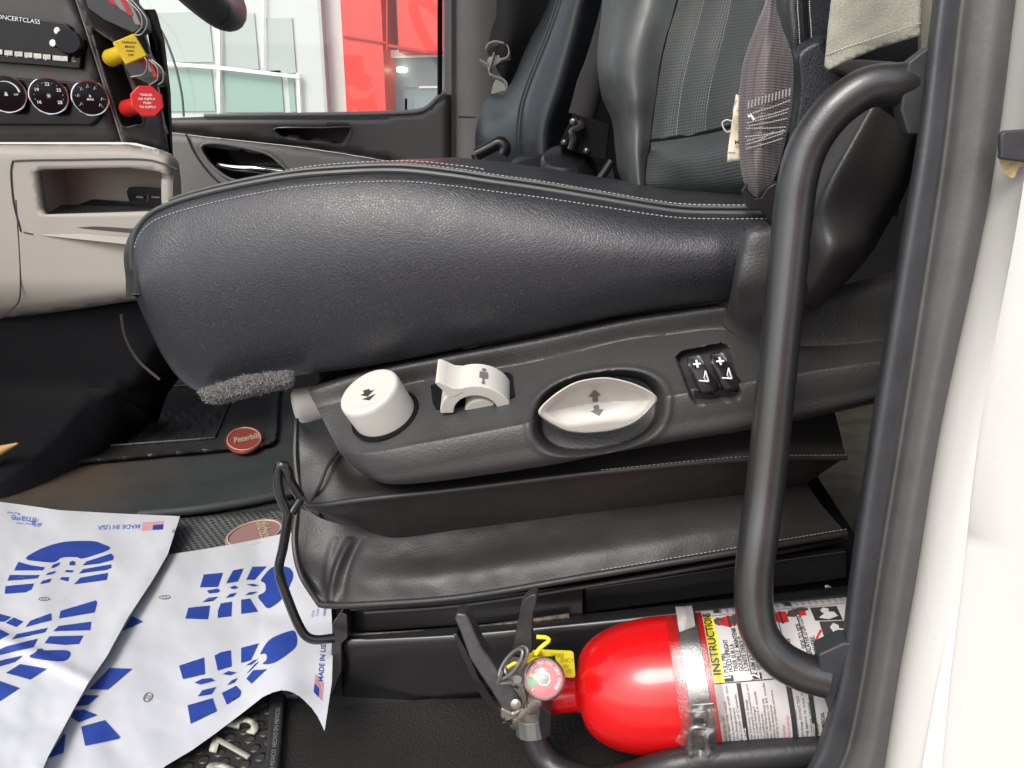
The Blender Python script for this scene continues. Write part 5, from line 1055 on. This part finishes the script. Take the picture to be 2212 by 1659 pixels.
# ================================================================ FIRE EXTINGUISHER
YE = .668
XA, XB = P(1250, 1494, YE), P(1830, 1446, YE)
EX = (XB-XA).normalized(); EYc = (Vector((0, -1, 0))-EX*(Vector((0, -1, 0)).dot(EX))).normalized(); EZ = EX.cross(EYc)
if EZ.z < 0: EZ = -EZ
RE = .0655
S0 = (P(1430, 1470, YE)-XA).dot(EX); S1 = S0+.36
t = thing('fire_extinguisher', 'red fire extinguisher with white instruction label lying strapped beside the seat base', 'fire extinguisher', XA+EX*.15-Vector((0, 0, RE)))
sn = .0
prof = [(-.032, .0195), (-.002, .0195), (0, .021), (.003, .026)]
for k in range(1, 15):
    a = k/14*math.pi/2; prof.append((.003+(S0-.003)*(1-math.cos(a)), .026+(RE-.026)*math.sin(a)))
prof += [(S0+.05, RE), (S0+.2, RE), (S0+.33, RE), (S0+.345, RE-.006), (S0+.35, RE-.02)]
g = G(); g.lathe(prof, XA, EX, 96, up=EZ); ext = obj('cylinder', g, 'red', t, sharp=50)
def cylhit(u, v, r=RE):
    d_ = ray(u, v); o_ = EYE-XA
    dp = d_-EX*d_.dot(EX); op = o_-EX*o_.dot(EX); a = dp.dot(dp); b_ = 2*dp.dot(op); c_ = op.dot(op)-r*r
    dis = b_*b_-4*a*c_; tt = (-b_-math.sqrt(max(0, dis)))/(2*a); p = EYE+d_*tt; q = p-XA
    return q.dot(EX), math.atan2(q.dot(EZ), q.dot(EYc))
def onC(s, ph, r): return XA+EX*s+(EYc*math.cos(ph)+EZ*math.sin(ph))*r
def patch(g, s0, s1, p0, p1, r, n=24, sk=0):
    o = len(g.v); ns = max(2, int(abs(s1-s0)/.02)+1)
    for i in range(ns+1):
        for j in range(n+1): g.v.append(onC(s0+(s1-s0)*i/ns+sk*(j/n), p0+(p1-p0)*j/n, r))
    for i in range(ns):
        for j in range(n): a = o+i*(n+1)+j; g.f.append((a, a+1, a+n+2, a+n+1))
    return g
sL, phL = cylhit(*d5(880, 935)); sTop = cylhit(*d5(760, 360))
s_lab0 = cylhit(*d5(872, 1100))[0]
g = G(); patch(g, s_lab0, S0+.31, -1.5, 2.5, RE+.0006, 60); lab = obj('label', g, 'label', t, sharp=80)
def ct(s, px, m, size, bold=False, sq=.9, par=lab, nm='label_text', g_=None):
    """text whose foot-left corner sits at picture point px, reading up round the cylinder"""
    s0, ph0 = cylhit(*d5(*px), RE+.001)
    g = g_ or G(); text(g, s, lambda x, y: onC(s0-y, ph0+x/RE, RE+.0014), size, bold, squeeze=sq)
    if not g_: return obj(nm, g, m, par)
phm = cylhit(*d5(890, 935))[1]
s_i = cylhit(*d5(935, 932))[0]
g = G(); patch(g, s_lab0+.0005, s_i+.001, phm, 1.72, RE+.0010, 30); obj('yellow_stripe', g, 'tag', t)
ct('INSTRUCTIONS', (915, 868), 'ink', .0105, True, .98)
gt = G()
for s_, q, z in (('PULL PIN.', (972, 846), .0085), ('HOLD UPRIGHT', (1012, 842), .0085), ('TIRER SUR LA', (1060, 838), .0085), ('GOUPILLE. MAINTENIR', (1104, 834), .0085), ("L'UNITE DEBOUT.", (1148, 830), .0085), ('AIM AT BASE OF FIRE', (1210, 825), .0085), ('VISER LA BASE', (1255, 820), .0085), ('DES FLAMMES', (1298, 816), .0085)):
    ct(s_, q, 'ink', z*.66, True, .74, g_=gt)
for s_, q, z in (('SIDE TO SIDE', (1640, 640), .0088), ("BALAYER D'UN COTE A", (1690, 700), .0088), ("L'AUTRE.", (1742, 690), .0088), ('LE', (1500, 590), .0088)): ct(s_, q, 'ink', z*.66, True, .74, g_=gt)
obj('instruction_text', gt, 'ink', lab)
def sq(px0, px1, m, nm, r=.0012):
    a, b_ = cylhit(*d5(*px0)), cylhit(*d5(*px1)); g = G(); patch(g, a[0], b_[0], a[1], b_[1], RE+r, 10); return obj(nm, g, m, lab)
sq((940, 925), (1010, 868), 'ink', 'number_box'); sq((1175, 905), (1250, 845), 'ink', 'number_box')
ct('1', (995, 908), 'white_ink', .010, True, nm='number'); ct('2', (1240, 898), 'white_ink', .011, True, nm='number')
# rules on the label
g = G(); patch(g, s_lab0, S0+.31, phm-.012, phm+.002, RE+.0012, 2)
for q in ((1170, 900), (1505, 880), (1680, 860)): 
    s_, _p = cylhit(*d5(*q)); patch(g, s_, s_+.0008, phm, 1.72, RE+.0012, 24)
patch(g, s_lab0, S0+.31, 1.72, 1.73, RE+.0012, 2)
obj('label_rule', g, 'ink', lab)
g = G()
for q, w_ in (((1092, 1150), .0040), ((1515, 1150), .0045), ((1685, 1130), .0042)): s_, _p = cylhit(*d5(*q)); patch(g, s_-w_/2, s_+w_/2, -1.45, phm-.02, RE+.0012, 24)
for q, w_ in (((880, 360), .006), ((1500, 310), .006)): s_, _p = cylhit(*d5(*q)); patch(g, s_-w_/2, s_+w_/2, 1.82, 2.4, RE+.0012, 12)
obj('heading_bar', g, 'ink', lab)
gt = G(); gr = G(); gw = G()
smalls = ['READ ALL CAUTIONS AND WARNINGS ON THIS LABEL', 'or property damage. Bodily injury may result', 'maintained and tested in accordance with the', 'Standard for Portable Fire Extinguishers', 'and the National Fire Code of Canada.']
lines2 = ['INSPECT MONTHLY or MORE FREQUENTLY if necessary to determine', 'extinguisher is charged, the tamper seal is intact, no damage', 'exists and that extinguisher is properly pressurized and', 'within the operable range. Unit every 12 months. Recharge if', 'not in the specified range or if the pressure is outside', 'range. To be properly serviced by a certified person.', 'RECHARGE IMMEDIATELY AFTER ANY USE. Partial discharge may', 'render unit inoperable. Inspection to be made', 'performed annually or anytime an inspection', 'service shall be performed by a certified service']
lines3 = ['Refer to this unit for maintenance described', 'manufactured date on bottom of cylinder.']
lines4 = ['Contents under pressure. Improper or careless', 'use may cause injury or property damage. DO NOT TEST', 'The extinguishing agent is not toxic', 'ventilate the area before reuse']
lines5 = ['DRY CHEMICAL FIRE EXTINGUISHER', 'A POUDRE CHIMIQUE COMMERCIAL', 'model rated for all fires']
def block(lines, sx, dx, g, sz=.0031, bold=False, start=-.84, sqz=.74):
    for i, s_ in enumerate(lines):
        w_ = max(v[0] for v in textgeo(s_, bold)[0])*sz; fit = (phm-.03-start)*RE*(.72+.27*((i*7) % 5)/4)*(1 if sz < .0034 else .8)/w_
        text(g, s_, lambda x, y: onC(sx+i*dx-y, start+x/RE, RE+.0014), sz, bold, squeeze=fit)
sx = lambda x, y: cylhit(*d5(x, y))[0]
block(smalls, sx(905, 1150)+.002, .0034, gt); block(lines2, sx(1112, 1150), (sx(1400, 1150)-sx(1112, 1150))/10, gt)
block(lines3, sx(1430, 1150), .0042, gr, .0036, True); block(lines4, sx(1545, 1150), .0040, gt); block(lines5, sx(1715, 1130), .006, gt, .0044, True)
block(['MAINTENANCE AND SERVICE:'], sx(1078, 1150)+.0014, 1, gw, .0034, True); block(['INFORMATION SUR LE PRODUIT'], sx(1670, 1130)+.0014, 1, gw, .0035, True)
for k in range(38): text(gt, 'Portable extinguisher for dry chemical use', lambda x, y: onC(s_lab0+.02+k*.0060-y, 1.77+x/RE, RE+.0014), .0032, squeeze=.7)
obj('small_print', gt, 'ink', lab); obj('warning_text', gr, 'red_l', lab); obj('heading_text', gw, 'white_ink', lab)
# pictograms
def pic(c, pts, m, nm, r=.0014, sc=1.0):
    s0, p0 = cylhit(*d5(*c)); g = G(); g.add([onC(s0+x*.001*sc, p0+y*.001*sc/RE, RE+r) for x, y in pts], [tuple(range(len(pts)))]); return obj(nm, g, m, lab)
bottle_ = [(-6, -7), (6, -9), (7, 7), (2, 12), (-2, 13), (-7, 9)]
dome_ = [(8, -8), (8, 8), (0, 8), (-6, 5), (-8, 0), (-6, -5), (0, -8)]
for c in ((955, 415), (1400, 380)): pic(c, dome_, 'red_k', 'pictogram'); pic((c[0]+22, c[1]), [(-1, -9), (1, -9), (1, 9), (-1, 9)], 'ink', 'pictogram', .0016); pic((c[0]-52, c[1]+5), [(-5, -3), (-1, -6), (3, -1), (4, 4), (-2, 7), (-6, 3)], 'silver', 'pictogram')
pic((1025, 400), [(-5, -6), (0, -9), (3, 0), (5, 9), (-1, 8), (-4, 2)], 'silver', 'pictogram')
pic((1550, 345), [(-10, -4), (-6, 5), (6, 9), (12, 6), (12, 3), (3, 0), (-2, -6)], 'silver', 'pictogram'); pic((1596, 352), [(-3, -3), (4, -3), (4, 4), (-3, 4)], 'red_k', 'pictogram')
pic((1590, 400), [(-12, 4), (-12, 5), (22, -22), (20, -24)], 'inkg', 'pictogram', .0012, 1.3); pic((1740, 545), [(-5, -4), (-3, -4), (5, 6), (3, 7)], 'red_k', 'pictogram'); pic((1820, 632), [(-5, -5), (6, -6), (4, 0), (6, 5), (0, 3), (-5, 6), (-3, 0)], 'red_k', 'pictogram')
for c in ((1805, 345), (1890, 490)):
    pic(c, [(-12, -9), (12, -11), (12, 9), (-12, 11)], 'ink', 'pictogram'); pic((c[0]-8, c[1]-10), [(-4, 2), (0, 6), (4, 3), (3, -2), (0, -4), (-3, -2)], 'label', 'pictogram', .002); pic((c[0]+10, c[1]+20), [(-8, -3), (0, 4), (7, 3), (9, -3), (0, -6)], 'label', 'pictogram', .002)
# valve head
V = XA-EX*.032
g = G(); g.lathe([(-.004, .0185), (.004, .0185)], V, EX, 32); g.lathe([(-.036, .0135), (-.004, .0145)], V, EX, 8)
VB = P(1150, 1520, .655)
g.tube([P(1175, 1500, .655), P(1150, 1510, .655), P(1125, 1535, .65), P(1098, 1556, .645)], [.015, .017, .015, .011], 14)
g.tube([P(1160, 1500, .655), P(1156, 1480, .655), P(1118, 1448, .66)], [.014, .012, .011], 12); g.tube([P(1150, 1525, .652), P(1152, 1548, .650)], [.017, .0165], 16)
val = obj('valve_body', g, 'castmetal', t, sharp=45)
g = G(); nutp = [P(1149, 1546, .648), P(1153, 1585, .643)]; g.tube(nutp, [.0185, .0175], 12, n=3); nut = obj('hose_nut', g, 'steel', t, bevel=.001, sharp=25)
g = G(); g.tube([P(1152, 1580, .643), P(1160, 1610, .638), P(1180, 1642, .632), P(1215, 1668, .624), P(1285, 1688, .615), P(1360, 1680, .603), P(1430, 1658, .597), P(1500, 1644, .597), P(1640, 1630, .600), P(1800, 1616, .605)], .0140, 20, n=100); obj('hose', g, 'hose', t)
# gauge
gc = P(1175, 1466, .612); gax = (EYE-gc).normalized()*.8+Vector((-.08, -.25, .22)); gax.normalize(); gr_ = .0195
gu = (Vector((.10, 0, 1))-gax*Vector((.10, 0, 1)).dot(gax)).normalized(); gl_ = gu.cross(gax)
g = G(); g.lathe([(-.020, .012), (-.012, .016), (-.010, gr_), (.001, gr_*1.0), (.003, gr_*.96), (.0035, gr_*.90), (.001, gr_*.86), (.0002, gr_*.86)], gc, gax, 48); ga = obj('gauge', g, 'silver', t, sharp=50)
def gdisc(r0, r1, a0, a1, h, m, nm, n=40):
    g = G(); vs = []
    for k in range(n+1):
        a = math.radians(a0+(a1-a0)*k/n)
        for r in (r0, r1): vs.append(gc+gax*h+(gl_*math.cos(a)+gu*math.sin(a))*r)
    g.add(vs, [(2*k, 2*k+1, 2*k+3, 2*k+2) for k in range(n)]); return obj(nm, g, m, ga, flip=1)
gdisc(0, gr_*.86, 0, 360, .0006, 'gred', 'dial'); gdisc(gr_*.34, gr_*.8, 188, 226, .0011, 'ggreen', 'dial_zone'); gdisc(gr_*.36, gr_*.72, 172, 186, .0012, 'tag', 'dial_zone')
gdisc(0, gr_*.32, 0, 360, .0014, 'silver', 'dial_coil')
g = G(); g.tube([gc+gax*.0022+(gl_*math.cos(a*.35)+gu*math.sin(a*.35))*gr_*.30*(1-a/100) for a in range(90)], .0004, 4); obj('coil', g, 'silver', ga)
g = G(); ch = 'USE NO OIL DRY CHEM'
for i, c_ in enumerate(ch):
    a = math.radians(160-i*10)
    rr = gr_*.66; e1_ = gl_*math.sin(a)-gu*math.cos(a); e2_ = gl_*math.cos(a)+gu*math.sin(a)
    if c_ != ' ': text(g, c_, lambda x, y: gc+gax*.0014+e2_*(rr+y)+e1_*x, .0040, True, True)
text(g, '0', lambda x, y: gc+gax*.0014+gl_*(gr_*.62+x)-gu*(gr_*.35)+gu*y, .005, True, True)
for a in (155, 235): 
    a = math.radians(a); g.tube([gc+gax*.0014+(gl_*math.cos(a)+gu*math.sin(a))*gr_*.66, gc+gax*.0014+(gl_*math.cos(a)+gu*math.sin(a))*gr_*.78], .0006, 4)
obj('dial_lettering', g, 'white_ink', ga)
g = G(); g.lathe([(.0035, gr_*.90), (.0065, gr_*.86), (.009, gr_*.7), (.0102, gr_*.45), (.0106, .001)], gc, gax, 40); obj('lens', g, 'lens', ga)
# levers
def channel(nm, outl, Y0, Y1, m='plastic_w', par=t, dep=.022):
    pass
M['leverm'] = mat('worn_black_lever', (.03, .03, .031), .42, coat=.2, bump=[('noise', 120, .3, .002)], var=.3, vscale=40, wear=[((.14, .14, .14), 70, .66)])
lev = [(217, 345), (240, 340), (295, 350), (320, 372), (385, 515), (440, 640), (520, 740), (580, 850), (660, 905), (740, 1040), (785, 1130), (760, 1165), (690, 1190), (650, 1190), (600, 1140), (520, 1010), (420, 860), (340, 740), (290, 600), (245, 480), (210, 395)]
g = G()
def levY(u, v): return .600+.00014*(1550-v)
f_ = [P(*d4(*p), levY(*d4(*p))) for p in lev]; g.prism(f_, (0.0, .018, 0)); l1 = obj('squeeze_lever', g, 'leverm', t, bevel=.0025)
g = G(); g.prism([P(*d4(*p), .625) for p in [(198, 515), (230, 520), (300, 640), (420, 900), (560, 1120), (640, 1250), (600, 1250), (450, 1080), (330, 850), (240, 640)]], (0, .012, 0)); obj('lever_flange', g, 'gunmetal', l1, bevel=.001)
g = G(); g.prism([P(*d4(*p), .652) for p in [(820, 215), (850, 188), (895, 180), (912, 195), (905, 250), (880, 340), (868, 480), (870, 640), (860, 700), (700, 700), (712, 600), (735, 470), (762, 350), (775, 270)]], (0, .014, 0)); obj('carry_handle', g, 'leverm', t, bevel=.002)
g = G(); g.prism([P(*d4(*p), .60) for p in [(605, 1150), (640, 1165), (700, 1195), (790, 1150), (740, 1240), (640, 1270), (600, 1225)]], (0, .03, 0)); obj('head_bracket', g, 'castmetal', t, bevel=.002)
g = G(); g.prism([P(*d4(*p), .61) for p in [(645, 880), (690, 870), (800, 900), (830, 1100), (790, 1170), (740, 1060)]], (0, .03, 0)); obj('valve_plate', g, 'castmetal', t, bevel=.002)
g = G(); g.prism([P(*d4(*p), .63) for p in [(950, 1120), (975, 1160), (1035, 1200), (1030, 1320), (990, 1390), (950, 1430), (925, 1250)]], (0, .03, 0)); obj('head_skirt', g, 'gunmetal', t, bevel=.001); g = G(); g.prism([P(*d4(*p), .628) for p in [(610, 1275), (640, 1265), (700, 1290), (640, 1325), (615, 1310)]], (0, .02, 0)); obj('head_skirt', g, 'gunmetal', t, bevel=.001)
g = G(); g.lathe([(0, .0052), (.002, .005), (.003, .003)], P(*d4(733, 1112), .598), (0, -1, .25), 16); g.lathe([(0, .0042), (.002, .004)], P(*d4(745, 895), .607), (0, -1, .25), 16); obj('rivet', g, 'silver', t)
# pull pin and ring
g = G(); rc0 = P(*d4(705, 765), .602); 
def ringp(cx, cy, a, b_, rot, Y0, k0=0, k1=26): return [P(*d4(cx+a*math.cos(t_)*math.cos(rot)-b_*math.sin(t_)*math.sin(rot), cy+a*math.cos(t_)*math.sin(rot)+b_*math.sin(t_)*math.cos(rot)), Y0-.006*math.sin(t_)) for t_ in [2*math.pi*k/26 for k in range(k0, k1+1)]]
g.tube(ringp(690, 770, 150, 55, -.95, .594), .0016, 8, n=70); g.tube(ringp(735, 745, 140, 62, -.98, .598), .0016, 8, n=70)
g.tube([P(*d4(610, 840), .592), P(*d4(595, 890), .592), P(*d4(580, 950), .594)], .0017, 8); g.tube([P(*d4(570, 935), .594), P(*d4(680, 925), .600)], .0026, 8); obj('pull_ring', g, 'steel', t)
# inspection tag and tie
tg = thing('inspection_tag', 'yellow plastic tag and beaded tie looped through the extinguisher pull ring', 'tag', P(1200, 1440, .645))
g = G(); g.prism([P(*d4(*p), .648) for p in [(880, 660), (960, 655), (1200, 665), (1222, 680), (1238, 870), (1225, 888), (1120, 885), (1060, 700), (900, 720), (820, 790), (780, 785), (830, 720)]], (0, .0012, 0)); tb = obj('tag_plate', g, 'tag', tg)
g = G(); g.tube([P(*d4(660, 800), .588), P(*d4(720, 765), .590), P(*d4(790, 765), .600), P(*d4(860, 700), .62), P(*d4(930, 680), .645)], [.0014, .0022, .003, .004, .003], 8, n=20); g.tube([P(*d4(900, 690), .60), P(*d4(935, 640), .60), P(*d4(1005, 580), .60), P(*d4(1010, 560), .60), P(*d4(980, 545), .60), P(*d4(908, 540), .60)], [.0017+.0004*(i % 2) for i in range(40)], 8, n=40); obj('tie', g, 'tag', tg)
g = G(); fn = lambda u, v: P(u, v, .6475)
for s_, q in (('FIRE', (1062, 715)), ('ENCY', (1110, 755)), ('IN', (1135, 808)), ('VE', (1158, 850)), ('IN', (1030, 715))): text(g, s_, tp(d4(*q), (1, .02), (.02, -1), fn), 12.5, squeeze=.9)
obj('tag_lettering', g, mat('olive_print', (.32, .30, .03), .6), tb)
# strap, latch and clear film
t2 = thing('strap_bracket', 'steel band with wire latch and cloudy clear tape holding the extinguisher', 'bracket', XA+EX*.14-Vector((0, 0, RE)))
sb0 = cylhit(*d5(540, 900))[0]; sb1 = cylhit(*d5(770, 900))[0]
sb0 = cylhit(*d5(610, 950))[0]; sb1 = cylhit(*d5(800, 950))[0]
g = G(); rb = RE+.0022
def sring(s0, s1, p0, p1, r, n=50, wob=0):
    g = G(); o = 0; rows = [(s0, r-.0010), (s0+.0008, r), ((s0+s1)/2, r+.0002), (s1-.0008, r), (s1, r-.0010)]
    for i, (s_, rr) in enumerate(rows):
        for j in range(n+1): ph = p0+(p1-p0)*j/n; g.v.append(onC(s_, ph, rr+wob*noise.noise(Vector((s_*60, ph*3, 1)))))
    for i in range(4):
        for j in range(n): a = i*(n+1)+j; g.f.append((a, a+1, a+n+2, a+n+1))
    return g
obj('band', sring(sb0, sb1, -.75, 4.0, rb), 'steel', t2, solid=.001)
g = sring(sb0-.010, sb1+.012, -1.1, 1.75, rb+.0026, 90, .0035); obj('film', g, 'tape', t2, sharp=85)
g = G(); fl = [(520, 1430), (600, 1270), (620, 1100), (850, 1110), (900, 1180), (925, 1260), (880, 1300), (870, 1400), (905, 1560), (890, 1650), (600, 1659), (615, 1500)]
sheet(g, cp(d5, fl), lambda u, v, e: P(u, v, .585+.006*noise.noise(Vector((u*.035, v*.03, 0)))+.0012*noise.noise(Vector((u*.12, v*.12, 4)))), 4); obj('film_flap', g, 'tape', t2, sharp=85)
g = G(); g.rails([[onC(sb0+.001+i*.004, 1.35+.02*i, rb+.002), onC(sb0+.001+i*.004, 1.52, rb+.009+.002*math.sin(i)), onC(sb0+.001+i*.004, 1.75, rb+.011), onC(sb0+.001+i*.004, 2.0, rb+.002)] for i in range(int((sb1-sb0)/.004)+1)], 20, 20, lambda p: p+Vector((0, 0, .0015*noise.noise(p*90)))); obj('tape_lump', g, mat('cloudy_tape', (.24, .235, .22), .4, bump=[('noise', 200, .5, .002)], var=.15), t2)
def lat(nm, pts, Y, m='silver', dep=.003, bev=.001, par=t2): g = G(); g.prism([P(*d5(*p), Y) for p in pts], (0, dep, 0)); return obj(nm, g, m, par, bevel=bev)
lat('latch_lip', [(625, 1182), (665, 1122), (850, 1108), (845, 1140), (800, 1165), (640, 1186)], .592, 'silver', .002)
la_ = lat('latch_plate', [(645, 1185), (800, 1170), (795, 1300), (785, 1350), (720, 1350), (650, 1310)], .597, 'castmetal')
lat('latch_slot', [(672, 1245), (760, 1240), (760, 1290), (735, 1290), (735, 1268), (700, 1268), (700, 1296), (672, 1296)], .5962, 'ink', .0006, 0, la_)
lat('latch_hook', [(695, 1300), (785, 1290), (780, 1350), (740, 1355), (700, 1345)], .592)
lat('latch_lever', [(660, 1340), (760, 1350), (770, 1560), (650, 1560)], .600, 'castmetal')
g = G(); g.tube([P(*d5(650, 1560), .590), P(*d5(640, 1400), .588), P(*d5(648, 1340), .587), P(*d5(680, 1312), .586), P(*d5(720, 1308), .586), P(*d5(770, 1325), .587), P(*d5(785, 1400), .588), P(*d5(800, 1600), .590)], .0022, 10, n=50); obj('latch_wire', g, 'silver', t2)
g = G(); g.rails([[onC(S0-.01, -2.6, RE+.004), onC(S0-.01, -1.9, RE+.004), onC(S0-.01, -1.3, RE+.006)], [onC(S0+.32, -2.6, RE+.004), onC(S0+.32, -1.9, RE+.004), onC(S0+.32, -1.3, RE+.006)]], 20, 8); obj('cradle', g, 'gunmetal', t2, solid=.003)
g = G(); g.prism([P(1430, 1665, .612), P(1500, 1655, .612), P(1790, 1622, .62), P(1790, 1660, .615), P(1500, 1690, .605), P(1420, 1700, .605)], (0, .05, 0)); obj('cradle_rail', g, 'hose', t2, bevel=.004)
# scraps on the floor behind the extinguisher
g = G(); sheet(g, cp(d6, [(868, 1050), (885, 1043), (945, 1085), (925, 1110), (910, 1140), (890, 1138), (880, 1090)]), lambda u, v, e: P(u, v, .80+.003*math.sin(u)), 4); o = obj('paper_scrap', g, 'label', flip=1, solid=.0004); o['label'] = 'torn white scrap of paper lying behind the extinguisher near the door seal'; o['category'] = 'scrap'
g = G(); g.tube([P(*d6(940, 1140), .82), P(*d6(945, 1080), .82), P(*d6(975, 1048), .82), P(*d6(1020, 1045), .82), P(*d6(1060, 1060), .82)], .0024, 8, n=20); o = obj('orange_cord', g, mat('orange_cord', (.5, .12, .04), .5)); o['label'] = 'short curl of orange red cord beside the white paper scrap'; o['category'] = 'cord'
g = G(); g.tube([P(*d6(985, 1000), .84), P(*d6(1000, 1030), .83), P(*d6(1030, 1010), .84)], .004, 8); o = obj('brass_clip', g, mat('brass_clip', (.45, .33, .06), .4, .6)); o['label'] = 'small yellow brass clip above the orange cord'; o['category'] = 'clip'
# aisle rail on the far carpet edge
g = G(); 
for a in (0, 1, 2): g.tube([Fz(1815+a*7, 1162+a*-8+6, .012), Fz(1890+a*7, 1222-a*8+6, .012)], .003, 6)
o = obj('floor_track', g, 'basesteel'); o['label'] = 'ribbed black metal floor track at the carpet edge behind the seat base'; o['category'] = 'track'
